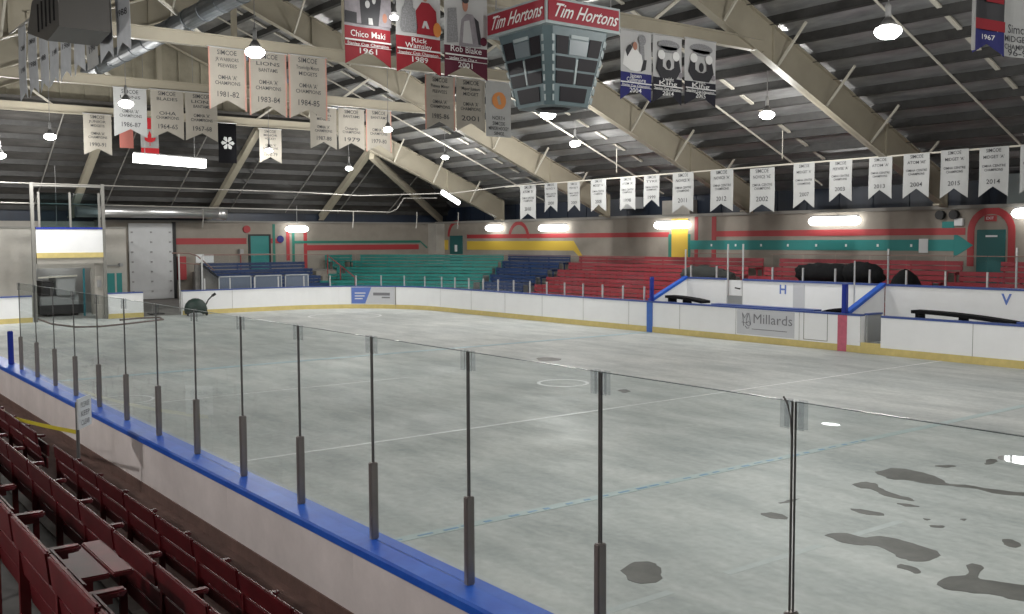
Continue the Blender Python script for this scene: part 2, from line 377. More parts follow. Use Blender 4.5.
estripe('sred', 24.35, 24.55, 1.75, 4.0); estripe('sgreen', 23.8, 32.0, 3.14, 3.28); estripe('sred', 24.4, 31.9, 2.74, 3.04)
b = MB()
for k in range(8):
    a0, a1 = -PI*k/8, -PI*(k+1)/8
    b.prism([(SEND-.012, 24.1+.45*math.cos(a), 1.75+.45*math.sin(a)) for a in (a0, a1)]+[(SEND-.012, 24.1+.27*math.cos(a), 1.75+.27*math.sin(a)) for a in (a1, a0)], (.012, 0, 0))
b.build('painted_curve', M['sred'], wall_end)
b = MB(); b.prism([(SEND-.012, 31.9, 3.28), (SEND-.012, 32.0, 3.28), (SEND-.012, 32.55, 2.85), (SEND-.012, 32.45, 2.8)], (.012, 0, 0)); b.build('painted_curve', M['sgreen'], wall_end)

# doors
b = MB(); b.box(16.5, 17.46, YW-.06, YW, 1.55, 3.55); d = b.build('door_1', M['door']); d['kind'] = 'structure'
b = MB(); b.box(16.75, 17.15, YW-.075, YW-.06, 3.3, 3.36); b.build('door_plate', M['paper'], d)
b = MB(); b.box(48.65, 49.95, YW-.06, YW, 1.5, 3.55); d = b.build('door_2', M['door']); d['kind'] = 'structure'
b = MB(); b.box(49.15, 49.4, YW-.075, YW-.06, 2.6, 3.0); b.build('door_notice', M['paper'], d)
b = MB(); b.box(SEND-.06, SEND, 21.1, 22.36, 1.5, 3.6); d = b.build('door_3', M['doorlight']); d['kind'] = 'structure'
b = MB(); b.box(SEND-.09, SEND-.06, 21.1, 21.2, 1.5, 3.65); b.box(SEND-.09, SEND-.06, 22.26, 22.36, 1.5, 3.65); b.box(SEND-.09, SEND-.06, 21.2, 22.26, 3.56, 3.65); b.build('door_frame', M['black'], d)
b = MB(); b.box(46.94, 47, 12.52, 12.84, .3, 1.85); b.box(46.94, 47, 12.92, 13.16, .3, 1.85); d = b.build('door_4', M['doorlight']); d['kind'] = 'structure'
b = MB(); b.box(46.93, 47, 12.84, 12.92, .3, 1.85); b.build('door_mullion', M['blockpale'], d)
b = MB(); b.box(46.9, 47, 12.3, 13.25, 2.2, 2.23); b.box(46.85, 47, 13.05, 13.2, 2.15, 2.3); b.build('door_closer', M['lampgrey'], d)
gd = MB(); gd.box(SEND-.1, SEND, 14.8, 17.0, .35, 4.2)
for k in range(9): gd.box(SEND-.115, SEND-.1, 14.8, 17.0, .36+.43*k, .375+.43*k)
gd = gd.build('door_5', M['garage']); gd['kind'] = 'structure'
for c in range(3):
    for r in range(7):
        b = MB(); y = 14.95+c*.95; z = .75+r*.5; b.box(SEND-.14, SEND-.1, y-.045, y+.045, z-.04, z+.04); b.build('door_hinge', M['lampgrey'], gd)
b = MB(); b.box(SEND-.16, SEND, 17.0, 17.15, .3, 4.28); b.build('door_jamb', M['black'], gd)
# concourse behind the end boards and terraces
b = MB(); b.prism([(44.3, 13.2, .01), (44.3, 17.2, .01), (SEND, 17.2, .34), (SEND, 13.4, .34)], (0, 0, -.02)); struct(b, 'ramp', M['conc'])
b = MB()
for k in range(5): b.box(46.2+.9*k, SEND, 18.0, YW, .1+.32*k if k else .0, .42+.32*k)
struct(b, 'terrace_end', M['conc'])
b = MB()
for k in range(5): b.box(-6, 50.4-.0*k, 28.0+.95*k, YW, .1+.32*k if k else 0, .42+.32*k)
struct(b, 'terrace_far', M['conc'])
b = MB()
for k in range(6): b.box(45.3+.75*k, SEND-.1, 23.9, 25.1, 0, .3+.27*k+.003)
struct(b, 'trim_5', M['block'])
# near stand
b = MB(); b.box(-4, 40, 1.9, 3.33, 0, .45); struct(b, 'floor_walkway', M['brownfloor'])
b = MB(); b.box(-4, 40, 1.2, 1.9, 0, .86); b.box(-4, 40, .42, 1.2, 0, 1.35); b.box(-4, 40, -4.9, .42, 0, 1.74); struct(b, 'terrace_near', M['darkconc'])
for y, z in ((1.9, .86), (1.2, 1.35), (.42, 1.74)):
    b = MB(); b.box(-4, 40, y-.08, y+.004, z, z+.008); struct(b, 'trim_6', M['conc'])

# ---------------------------------------------------------------- roof frames
FR = [10.1, 18.6, 27.1, 35.8, 44.4]
fl = ['above the near end of the rink', 'nearest in the photo, crossing top right', 'behind the hanging scoreboard', 'with its peak at the upper left', 'farthest away, at the hipped end']
for i, s in enumerate(FR):
    t = thing('roof_frame', 'cream steel roof frame '+fl[i], 'roof beam', W(s, RY, 8.5), 'cream roof frames')
    for sg in (1, -1):
        Y = lambda d: RY+sg*d
        web = MB()
        n = 12; D = 18.7
        for k in range(n):
            d0, d1 = D*k/n, D*(k+1)/n
            web.prism([(s-.02, Y(d0), 12.1-.415*d0), (s-.02, Y(d1), 12.1-.415*d1), (s-.02, Y(d1), 13.2-.415*d1+.0), (s-.02, Y(d0), 13.2-.415*d0)], (.04, 0, 0))
        for d0, w, h in ((0, .26, .03),):
            for zo in (12.1, 13.18):
                web.prism([(s-.14, Y(0), zo), (s+.14, Y(0), zo), (s+.14, Y(D), zo-.415*D), (s-.14, Y(D), zo-.415*D)], (0, 0, .035))
        web.box(s-.14, s+.14, *sorted((Y(D-.02), Y(D+.02))), 12.1-.415*D, 13.2-.415*D)
        for d in (3.1, 9.2, 15.0): web.box(s-.1, s+.1, *sorted((Y(d), Y(d+.03))), 12.12-.415*d, 13.2-.415*d)
        web.build('rafter', M['cream'], t)
        for k in range(1, 8):
            d = 2.35*k; br = MB()
            br.bar((s-.05, Y(d), 12.12-.415*d), (s-1.05, Y(d), 13.25-.415*d), .06, .06); br.build('brace', M['creamwhite'], t)
        post = MB(); post.box(s-.12, s+.12, *sorted((Y(18.2), Y(18.6))), 4.4, 12.1-.415*18.4); post.build('bearing_post', M['cream'], t)
    ti = MB(); zt = 8.62; y0, y1 = RY-8.8, RY+8.8
    ti.box(s-.1, s+.1, y0, y1, zt-.02, zt+.02); ti.box(s-.1, s+.1, y0, y1, zt+.3, zt+.34); ti.box(s-.045, s+.045, y0, y1, zt, zt+.32)
    ti.build('tie_beam', M['cream'], t)
    kp = MB(); kp.box(s-.06, s+.06, RY-.1, RY+.1, zt+.3, 12.15); kp.build('king_post', M['cream'], t)
    for sg in (1, -1):
        st = MB(); st.bar((s, RY+sg*4.4, zt+.3), (s, RY+sg*5.6, 12.1-.415*5.6), .08, .08); st.build('strut', M['creamwhite'], t)
for i, (y, e) in enumerate(((5.6, 5.6), (12.1, 12.1), (18.9, 18.9), (25.4, 25.4))):
    b = MB(); p = Vector((44.5, y, z_hip(44.5)-.42)); q = Vector((51.4, e, z_hip(51.4)-.42))
    b.bar(p, q, .22, .34); b.bar(p+Vector((0, 0, -.17)), q+Vector((0, 0, -.17)), .32, .03)
    tag(b.build('hip_rafter', M['cream'], loc=W(*p)), 'cream sloping rafter of the hipped end, %s from the left wall' % nth(i), 'roof beam', 'sloping rafters of the hipped end')
b = MB(); b.bar((44.6, 24.9, 7.55), (51.3, 33.4, 4.55), .24, .34)
tag(b.build('corner_rafter', M['cream'], loc=W(44.6, 24.9, 7.5)), 'cream corner rafter running down to the corner above the green arched door', 'roof beam')
for k in range(8):                                # thin sag rods on the hip
    y = 7.2+3.2*k; b = MB(); b.tube([(44.8, y, z_hip(44.8)-.24), (51.3, y, z_hip(51.3)-.24)], .03, 6); b.build('sag_rod', M['ledge'], hip)

# ---------------------------------------------------------------- boards
def normals(pts):
    out = []
    for i, p in enumerate(pts):
        a = Vector(pts[max(i-1, 0)]); c = Vector(pts[min(i+1, len(pts)-1)]); d = (c-a).normalized(); n = Vector((d.y, -d.x))
        if n.dot(Vector(p)-Vector((30 if p[0] > 30 else p[0], RY))) < 0: n = -n
        out.append((n.x, n.y))
    return out
def board(pts, label, zc=1.1, face='white', capm='cap', kick=True, z0=0):
    n = normals(pts); m = pts[len(pts)//2]
    t = thing('dasher_board', label, 'rink board', W(m[0], m[1], 0), 'white dasher boards round the rink')
    b = MB(); b.sweep(pts, n, .0, .16, z0, zc-.05); b.build('panel', M[face], t)
    if kick: b = MB(); b.sweep(pts, n, -.015, .0, 0, .2); b.build('kick_plate', M['yellow'], t)
    b = MB(); b.sweep(pts, n, -.02, .2, zc-.05, zc); b.build('cap_rail', M[capm], t)
    b = MB(); b.sweep(pts[:1]+[((pts[0][0]*.996+pts[1][0]*.004), (pts[0][1]*.996+pts[1][1]*.004))], n[:2], -.006, 0, .2, zc-.05); b.build('seam_strip', M['ledge'], t)
    return t
FB = [5.8, 8.2, 10.6, 13.2, 15.86]
for k in range(4): board([(FB[k], YF), (FB[k+1], YF)], '%s white board to the right of the open bench gate' % nth(3-k))
FB2 = [16.5, 18.6, 21.05, 23.5, 26, 28.5, 31, 33.5, 36, 38.5]
fbl = ['white board with the red centre mark, left of the open bench gate', 'white board carrying the grey company advert',
       'white board between the grey advert and the blue mark', 'white board with the blue line mark'] + ['%s plain white board to the left of the blue line mark' % nth(k) for k in range(5)]
boards = {}
for k in range(9): boards[k] = board([(FB2[k], YF), (FB2[k+1], YF)], fbl[k])
b = MB(); b.box(15.86, 16.5, YF, YF+.16, 0, .3); b.box(15.86, 16.5, YF-.015, YF, 0, .2)
t = thing('bench_gate', 'open gate leaf in the far boards right of the red centre mark', 'gate', W(16.2, YF, 0))
b.build('threshold', M['yellow'], t)
b = MB(); b.box(16.38, 16.46, YF+.16, YF+.85, .3, 1.08); b.build('gate_leaf', M['machine'], t)
b = MB(); b.box(16.36, 16.48, YF+.14, YF+.87, 1.08, 1.13); b.build('leaf_cap', M['cap'], t)
def arc(cx, cy, r, a0, a1, n): return [(cx+r*math.cos(a0+(a1-a0)*k/n), cy+r*math.sin(a0+(a1-a0)*k/n)) for k in range(n+1)]
R = 5.5
cl = ['curved corner board nearest the long side', 'curved corner board with the blue and grey advert', 'curved corner board before the end boards']
for k in range(3): boards['c%d' % k] = board(arc(SE-R, YF-R, R, PI/2-PI/2*k/3, PI/2-PI/2*(k+1)/3, 8), 'white '+cl[k])
for k, (a, c, l) in enumerate(((17.2, 19.5, 'in front of the blue benches, right one'), (14.9, 17.2, 'behind the dark green cart'), (11.73, 13.2, 'between the machine gate and the ramp opening'))):
    board([(SE, a), (SE, c)], 'white end board '+l)
board(arc(SE-5.2, YN+5.2, 5.2, 0, -PI/4, 8)[::1], 'white curved board at the far left corner')
# adverts and marks on the boards
t = boards[1]
b = MB(); b.box(18.78, 21.0, YF-.008, YF, .24, 1.03); ad = b.build('advert_panel', M['adgrey'], t)
b = MB(); text_into(b, 'Millards', .43, lambda x, y: (19.6-x, YF-.012, .74+y), fit=1.48); b.build('lettering', M['inkgrey'], ad)
b = MB(); b.box(19.05, 20.4, YF-.012, YF-.008, .41, .43); b.build('small_print', M['inkgrey'], ad)
b = MB()
for ps in ([(20.8, .62), (20.62, .6), (20.58, .92), (20.7, .76), (20.78, .92), (20.72, .5)], [(20.45, .58), (20.52, .92), (20.62, .7)], [(20.62, .56), (20.52, .5), (20.45, .56), (20.52, .66), (20.64, .58)], [(20.66, .5), (20.6, .43), (20.5, .45)]):
    b.tube([(s, YF-.012, z) for s, z in ps], .012, 5)
b.build('logo', M['inkgrey'], ad)
t = boards[0]
b = MB(); b.box(16.95, 17.25, YF-.02, YF+.0, 0, 1.06); b.build('red_line_mark', M['redline'], t)
b = MB(); b.box(17.6, 18.45, YF-.004, YF, .24, .26); b.box(17.6, 17.62, YF-.004, YF, .24, 1.05); b.box(18.43, 18.45, YF-.004, YF, .24, 1.05); b.build('door_seam', M['ledge'], t)
t = boards[3]
b = MB(); b.box(24.8, 25.08, YF-.02, YF, 0, 1.06); b.build('blue_line_mark', M['blueline'], t)
def arcstrip(m, a0, a1, z0, z1, t, slant=0, off=.01, nm='advert_panel'):
    b = MB(); n = 8; L = []
    for k in range(n): 
        p = [a0+(a1-a0)*k/n, a0+(a1-a0)*(k+1)/n]
        def P(f, z):
            a = p[f]+(a1-a0)*0
            if slant and f == 1 and k == n-1: a = a1-slant*(z1-z)/(z1-z0)
            if slant: a = a0+(p[f]-a0)*(1-slant/(a1-a0)*(z1-z)/(z1-z0))
            return (SE-R+(R-off)*math.cos(a), YF-R+(R-off)*math.sin(a), z)
        b.prism([P(0, z0), P(1, z0), P(1, z1), P(0, z1)], (0, 0, 0) if 0 else (.004*math.cos(p[0]), .004*math.sin(p[0]), 0))
    return b.build(nm, M[m], t)
t = boards['c1']
ad = arcstrip('adgrey', math.radians(36), math.radians(59), .22, 1.03, t)
arcstrip('adblue', math.radians(36.3), math.radians(46.5), .24, 1.02, t, slant=math.radians(3.2), off=.016, nm='blue_block')
for z, a0, a1 in ((.72, 38, 43.5), (.58, 38, 43), (.45, 38, 42)): arcstrip('textwhite', math.radians(a0), math.radians(a1), z, z+.05, t, off=.022, nm='advert_line')
arcstrip('inkgrey', math.radians(47.5), math.radians(56.5), .63, .77, t, off=.016, nm='advert_line'); arcstrip('inkgrey', math.radians(52), math.radians(56.5), .5, .57, t, off=.016, nm='advert_line')
arcstrip('ledge', math.radians(59.3), math.radians(59.8), 0, 1.05, t, off=.016, nm='joint_strip')
# near boards
for k in range(11):
    s0 = -1+2.44*k; s1 = s0+2.44
    t = thing('dasher_board', '%s section of near white board under the bright blue cap, counted from the camera end' % nth(k), 'rink board', W((s0+s1)/2, YN, 0), 'near boards in front of the red seats')
    b = MB(); b.box(s0, s1, 3.33, YN, .45, 1.05); b.build('panel', M['white_dirty'], t)
    b = MB(); b.box(s0+.001, s1-.001, 3.315, 3.33, .45, .56); b.build('base_board', M['brownfloor'], t)
    b = MB(); b.box(s0, s1, YN, YN+.012, 0, .2); b.build('kick_plate', M['yellow'], t)
    b = MB(); b.prism([(s0, 3.29, 1.035), (s0, 3.29, 1.085), (s0, 3.305, 1.1), (s0, 3.585, 1.1), (s0, 3.6, 1.085), (s0, 3.6, 1.035)], (s1-s0, 0, 0)); b.build('cap_rail', M['blue'], t)
# near glass: posts and panes
PY = 3.476; S0 = 5.047
ps = [S0+1.22*i for i in range(-3, 12)]
for i, s in enumerate(ps):
    t = thing('shield_post', '%s steel post of the near glass counted from the bottom right' % nth(i), 'post', W(s, PY, 1.1), 'steel posts of the near glass')
    b = MB(); b.box(s-.021, s+.021, PY-.03, PY+.03, 1.1, 1.665)
    b.build('post_tube', M['alu'], t, bevel=.006)
    b = MB(); b.box(s+.006, s+.0105, PY-.006, PY+.006, 1.66, 2.575); b.box(s-.0105, s-.0075, PY-.006, PY+.006, 1.66, 2.575); b.build('seal_strip', M['darkseal'], t)
    b = MB()
    for sg in (1, -1): b.box(s-.06, s-.014, PY+sg*.012, PY+sg*.016, 2.46, 2.585); b.box(s+.014, s+.06, PY+sg*.012, PY+sg*.016, 2.46, 2.585)
    b.build('top_clip', M['frost'], t)
    if i == 1:
        b = MB(); b.tube([(s, PY-.012, 2.42), (s, PY-.02, 2.5), (s+.02, PY-.02, 2.57), (s+.04, PY-.02, 2.595)], .005, 5); b.build('clip_wire', M['darkseal'], t)
for i in range(len(ps)-1):
    a, c = ps[i]+.011, ps[i+1]-.013
    t = thing('acrylic_shield', '%s clear pane of the near glass counted from the photo right edge' % nth(i), 'glass shield', W((a+c)/2, PY, 1.1), 'clear panes of the near glass')
    b = MB(); b.box(a, c, PY-.006, PY+.006, 1.1, 2.575); b.build('pane', M['glass'], t)
    b = MB(); b.box(a, c, PY-.0065, PY+.0065, 2.575, 2.579); b.build('polished_edge', M['edge'], t)
def stanchion(s, y, z0, h, label, r=.05):
    b = MB(); b.box(s-r, s+r, y-r, y+r, z0, z0+h); tag(b.build('stanchion', M['navy'], loc=W(s, y, z0), bevel=.012), label, 'post')
stanchion(19.35, PY, 1.1, .6, 'dark blue square post on the near blue cap at the left edge', .042)
stanchion(24.95, YF+.1, 1.1, .85, 'blue post standing above the blue line mark on the far boards', .06)
stanchion(17.1, YF+.1, 1.1, .85, 'blue post standing above the red centre mark on the far boards', .07)

# floor markings
def fl_strip(nm, m, p, w, lab):
    b = MB()
    for (s0, y0, s1, y1) in p:
        d = Vector((s1-s0, y1-y0)).normalized(); n = Vector((-d.y, d.x))*w/2
        b.prism([(s0-n.x, y0-n.y, 0), (s1-n.x, y1-n.y, 0), (s1+n.x, y1+n.y, 0), (s0+n.x, y0+n.y, 0)], (0, 0, .0012 if m == 'lfaint' else .004))
    o = b.build(nm, M[m]); tag(o, lab, 'floor line')
fl_strip('floor_line', 'lwhite', [(14.04, 3.6, 14.04, 25)], .07, 'long white line across the rink floor between the two small rings and the foreground')
fl_strip('floor_line', 'lteal', [(9.24, 3.6, 9.24, 24.9)], .16, 'wide faded teal line across the floor in the foreground')
fl_strip('floor_line', 'lfaint', [(6.3, 3.8, 6.3, 6.6), (6.32, 7.4, 6.3, 8.9), (6.3, 9.3, 6.28, 10.4)], .1, 'faint broken teal trace on the floor nearest the camera')
b = MB()
for k in range(34):
    y = 4.2+.3*k+random.uniform(-.05, .05); b.box(9.21+random.uniform(-.02, .02), 9.25, y, y+random.uniform(.06, .2), .004, .006)
tag(b.build('floor_dashes', M['ldash'], loc=W(9.24, 4, .004)), 'broken blue traces along the faded foreground line', 'floor line')
fl_strip('floor_line', 'lwhite', [(20.3, 3.6, 20.3, 12.3)], .05, 'thin white line crossing the floor behind the near glass on the left')
fl_strip('floor_line', 'lblue', [(24.95, 3.6, 24.95, 24.9)], .28, 'pale blue line across the floor level with the blue post')
def ring(s, y, r0, r1, lab, a0=0, a1=2*PI, fill=None):
    b = MB(); n = 28
    for k in range(n):
        A, B = a0+(a1-a0)*k/n, a0+(a1-a0)*(k+1)/n
        b.prism([(s+r*math.cos(a), y+r*math.sin(a), 0) for r, a in ((r0, A), (r0, B), (r1, B), (r1, A))], (0, 0, .005))
    tag(b.build('floor_ring', M['lwhite'], loc=W(s, y, 0)), lab, 'floor marking')
c = px(563, 383, 2, 0); ring(c.x, c.y, .52, .6, 'white centre ring painted on the floor')
c = px(123, 400, 2, 0); ring(c.x, c.y, .56, .62, 'white ring seen through the glass at the left')
c = px(345, 316, 2, 0); ring(c.x, c.y, 1.5, 1.6, 'pale ring painted near the curved corner boards')
# wet patches
k8 = 2.868
PU = [[(445, 385), (500, 378), (560, 395), (620, 390), (690, 405), (750, 425), (785, 440), (760, 460), (700, 462), (660, 450), (640, 435), (590, 415), (550, 418), (490, 405)],
      [(660, 470), (700, 475), (728, 490), (715, 500), (680, 485), (655, 480)],
      [(590, 210), (630, 195), (690, 198), (740, 210), (780, 225), (800, 240), (860, 243), (920, 255), (1021, 265), (1100, 268), (1100, 280), (1021, 276), (940, 268), (870, 252), (800, 245), (740, 240), (690, 228), (640, 228)],
      [(525, 240), (560, 233), (600, 240), (605, 252), (640, 268), (700, 282), (708, 290), (660, 282), (610, 270), (590, 255), (545, 252)],
      [(258, 325), (300, 320), (345, 335), (340, 342), (300, 340)], [(512, 310), (560, 312), (620, 325), (620, 332), (560, 328)],
      [(648, 295), (690, 298), (725, 305), (690, 306)], [(760, 188), (800, 186), (832, 189), (800, 194)],
      [(905, 182), (920, 168), (945, 170), (940, 180), (915, 185)], [(955, 400), (980, 397), (1010, 410), (1005, 425), (970, 418)],
      [(758, 525), (800, 505), (850, 505), (868, 495), (855, 475), (870, 467), (905, 475), (900, 490), (885, 510), (940, 520), (1021, 530), (1120, 535), (1120, 590), (1021, 578), (940, 560), (860, 550), (800, 545)],
      [(750, 358), (795, 360), (790, 366), (755, 365)], [(835, 340), (858, 340), (850, 346)], [(728, 338), (755, 342), (740, 345)],
      [(315, 294), (350, 286), (380, 282), (360, 290), (325, 297)]]
PU = [[(668+x/k8, 400+y/k8) for x, y in p] for p in PU]
PU.append([(622, 568), (632, 562), (655, 561), (662, 570), (661, 580), (648, 584), (630, 582)])
PU.append([(535, 358), (550, 357), (563, 359), (555, 361), (540, 361)]); PU.append([(618, 390), (626, 389), (631, 391), (624, 393)])
PL = ['wide dark wet patch shaped like a fish in the foreground', 'small wet patch trailing under the fish shaped one', 'long dark wet streak running to the right edge', 'hooked wet streak below the long one',
      'oval wet patch just left of the last glass joint', 'greenish wet sliver above the fish shaped patch', 'thin wet sliver right of the hooked streak', 'flat wet oval above the long streak',
      'little ragged wet spot near the right edge, up high', 'small wet spot at the right between the big patches', 'large wet patch at the bottom right corner with a knob', 'tiny wet dash in the middle of the right side',
      'tiny wet dot right of the tiny dash', 'tiny wet dot left of the tiny dash', 'ragged wet marks beside the last glass joint', 'dark wet stain left of the bottom right, by the second post', 'thin dark scuff above the centre ring', 'dark scuff right of the centre ring']
for p, l in zip(PU, PL):
    q = [px(u, v, 2, .003) for u, v in p]; c = sum(q, Vector((0, 0, 0)))/len(q)
    sm = []
    for i in range(len(q)):                         # rounded, slightly wavy outline
        a, b_ = q[i], q[(i+1) % len(q)]
        for f in (.2, .5, .8): sm.append(a.lerp(b_, f)+Vector((random.uniform(-1, 1), random.uniform(-1, 1), 0))*.075*min(1, (a-b_).length))
    b = MB(); b.prism([(v.x, v.y, 0) for v in sm], (0, 0, .003)); tag(b.build('puddle', M['puddle'], loc=W(c.x, c.y, 0)), l, 'puddle', 'wet patches on the floor')

M['film'] = mat('thin_water_film', (.42, .43, .43), .03)
for u, v, r, l in ((834, 221, .17, 'thin clear water film mirroring a wall light, right of the last glass joint'), (1035, 213, .42, 'thin clear water film mirroring a light at the right edge')):
    a = px(u, v, 1, YW-.25); a.z = -a.z; o = Vector((0, 0, CAM_H)); c = o+(a-o)*(CAM_H/(CAM_H-a.z))
    b = MB(); b.prism([(c.x+r*math.cos(2*PI*k/24)*(1+.15*math.sin(3*k)), c.y+r*.7*math.sin(2*PI*k/24), 0) for k in range(24)], (0, 0, .002)); tag(b.build('water_film', M['film'], loc=W(c.x, c.y, 0)), l, 'puddle')

# ---------------------------------------------------------------- player boxes on the far side
def wallbox(nm, a, lab, cat, m='white', group=None):
    b = MB(); b.box(*a); o = b.build(nm, M[m], loc=W((a[0]+a[1])/2, (a[2]+a[3])/2, a[4])); return tag(o, lab, cat, group)
BY = 27.0
def rearwall(s0, s1, lab):
    t = thing('bench_back_wall', lab, 'wall panel', W((s0+s1)/2, BY, 0), 'white rear walls of the player boxes')
    b = MB(); b.box(s0, s1, BY, BY+.12, 0, 1.84); b.build('panel', M['white'], t)
    b = MB(); b.box(s0, s1, BY-.03, BY+.15, 1.84, 1.9); b.build('cap_rail', M['cap'], t)
    return t
t1 = rearwall(23.2, 25.3, 'white rear wall piece left of the bench doorway')
t2 = rearwall(17.15, 22.45, 'white rear wall of the players box marked H')
t3 = rearwall(8.2, 17.0, 'white rear wall of the players box marked V')
for t, s, ch in ((t2, 20.76, 'H'), (t3, 13.35, 'V')):
    b = MB(); text_into(b, ch, .42, lambda x, y: (s-x, BY-.006, 1.58+y), bold=.01); b.build('lettering', M['adblue'], t)
b = MB(); b.box(19.9, 20.35, BY-.01, BY, .9, 1.78); b.build('faded_notice', M['adgrey'], t2)
b = MB(); b.box(12.4, 12.5, BY-.01, BY, .9, 1.78); b.build('seam_strip', M['adgrey'], t3)
for s, lab, b0 in ((25.1, 'white sloping side wall with a blue cap at the left end of the player boxes', 1.1), (17.08, 'white sloping divider with a blue cap between the two player boxes', 1.1)):
    t = thing('sloping_side_wall', lab, 'wall panel', W(s, 26, 0))
    b = MB(); b.prism([(s-.05, YF+.17, 0), (s-.05, YF+.17, 1.05), (s-.05, BY, 1.84), (s-.05, BY, 0)], (.1, 0, 0)); b.build('panel', M['white'], t)
    b = MB(); b.prism([(s-.09, YF+.17, 1.05), (s-.09, BY, 1.84), (s-.09, BY, 1.93), (s-.09, YF+.17, 1.16)], (.18, 0, 0)); b.build('cap_rail', M['blue'], t)
t = thing('bench_doorway', 'steel framed doorway in the rear wall of the player boxes', 'doorway', W(22.8, BY, 0))
for s in (22.5, 23.17):
    b = MB(); b.tube([(s, BY+.06, 1.0), (s, BY+.06, 3.1)], .03); b.build('frame_post', M['steel'], t)
b = MB(); b.box(22.5, 23.15, BY+.02, BY+.08, .95, 1.3); b.build('dark_kick_panel', M['machine'], t)
b = MB(); b.box(22.5, 23.15, BY+.1, BY+.14, 1.3, 1.84); b.build('door_panel', M['white'], t)
b = MB(); b.tube([(22.55, BY-.02, 1.55), (22.75, BY-.05, 1.58)], .025); b.build('latch', M['black'], t)
# benches and rubber mats inside the boxes
def slab(nm, s0, s1, zt, lab, dip=.12):
    b = MB(); n = 8; vs = []
    pts = [(s0+(s1-s0)*k/n, zt-dip*(k/n)**2) for k in range(n+1)]
    b.prism([(s, YF+.4, z) for s, z in pts]+[(s, YF+.4, z-.09) for s, z in pts[::-1]], (0, .45, 0))
    b.box(s0+.1 if s0 < s1 else s0-.2, s0+.2 if s0 < s1 else s0-.1, YF+.45, YF+.8, 0, zt-.05); b.box((s0+s1)/2-.05, (s0+s1)/2+.05, YF+.45, YF+.8, 0, zt-.08)
    tag(b.build(nm, M['rubber'], loc=W((s0+s1)/2, YF+.6, 0)), lab, 'bench')
slab('players_bench', 24.6, 22.9, 1.3, 'black topped bench peeking over the boards beside the blue post')
slab('players_bench', 17.3, 18.1, 1.22, 'black topped bench end left of the red mark post')
slab('players_bench', 15.2, 12.4, 1.28, 'black topped bench sagging in the box marked V', .16)
wallbox('bench_shelf', (18.25, 22.3, YF+.22, YF+.6, 1.0, 1.13), 'dull blue shelf along the boards of the box marked H', 'shelf', 'cap')
wallbox('bench_shelf', (8.5, 12.2, YF+.22, YF+.55, 1.05, 1.15), 'dull grey blue shelf along the boards at the right edge', 'shelf', 'cap')

# ---------------------------------------------------------------- glass behind the boards
def far_post(s, y, z0, h, lab, grp, r=.025, glass_to=None):
    b = MB(); b.box(s-r, s+r, y-r, y+r, z0, z0+h); tag(b.build('shield_post', M['steel'], loc=W(s, y, z0)), lab, 'post', grp)
def far_pane(p, q, z0, z1, lab, grp, m='farglass', rail=True):
    p = Vector(p); q = Vector(q); d = (q-p).normalized(); n = Vector((-d.y, d.x)); L = (q-p).length
    t = thing('acrylic_shield', lab, 'glass shield', W((p.x+q.x)/2, (p.y+q.y)/2, z0), grp)
    b = MB(); b.obox(p, d, n, .015, L-.015, -.006, .006, z0, z1); b.build('pane', M[m], t)
    if rail: b = MB(); b.obox(p, d, n, 0, L, -.012, .012, z1, z1+.022); b.build('top_edge', M['railred'], t)
pl = [(25.3+1.1*k, YF+.08) for k in range(12)]+[(38.5, YF+.08)]
ar = arc(SE-R, YF-R, R+.08, PI/2, 0, 7)
pl += ar[1:]
pl += [(SE+.08, 19.5-1.18*k) for k in range(1, 4)]
for i, p in enumerate(pl):
    if i < len(pl): far_post(p[0], p[1], 1.1, .5, '%s short pale post on the far boards counted leftwards from the player boxes' % nth(i), 'short posts of the far glass')
    if i+1 < len(pl): far_pane(p, pl[i+1], 1.1, 2.62, '%s clear far pane counted leftwards from the player boxes' % nth(i), 'clear panes of the far glass')
for i in range(13):
    s = 24.9-1.22*i
    if abs(s-22.8) < .5: continue
    far_post(s, BY+.06, 1.9, .42 if i not in (6, 10) else .42, '%s short post on the rear wall of the player boxes from the left' % nth(i), 'short posts above the player boxes')
    far_pane((s, BY+.06), (s-1.2, BY+.06), 1.9, 2.75, '%s clear pane above the player boxes from the left' % nth(i), 'clear panes above the player boxes')
for s, z1, l in ((25.3, 2.9, 'tall pale pole at the left end of the player boxes'), (17.05, 2.95, 'tall pale pole above the divider of the player boxes'), (13.2, 3.0, 'tall pale pole above the letter V')):
    b = MB(); b.tube([(s, BY+.2, 0), (s, BY+.2, z1)], .03); tag(b.build('tall_post', M['steel'], loc=W(s, BY+.2, 0)), l, 'post')
b = MB(); b.tube([(17.6, 26.3, 0), (17.6, 26.3, 2.6)], .025); tag(b.build('tall_post', M['steel'], loc=W(17.6, 26.3, 0)), 'thin pale pole left of the sloping divider', 'post')
# end-board screens in front of the blue seats
for i, (y0, y1) in enumerate(((16.95, 18.55), (18.7, 20.1), (20.25, 21.5))):
    t = thing('board_screen', 'hazy framed screen before the blue benches, %s from the left' % nth(i), 'screen', W(45.0, (y0+y1)/2, 0), 'hazy screens before the blue benches')
    b = MB(); b.box(45.0, 45.02, y0, y1, .3, 1.62); b.build('screen', M['mesh'], t)
    b = MB(); b.box(44.98, 45.04, y0, y0+.05, 0, 1.65); b.box(44.98, 45.04, y1-.05, y1, 0, 1.65); b.box(44.98, 45.04, y0, y1, 1.6, 1.65); b.build('screen_frame', M['steel'], t)
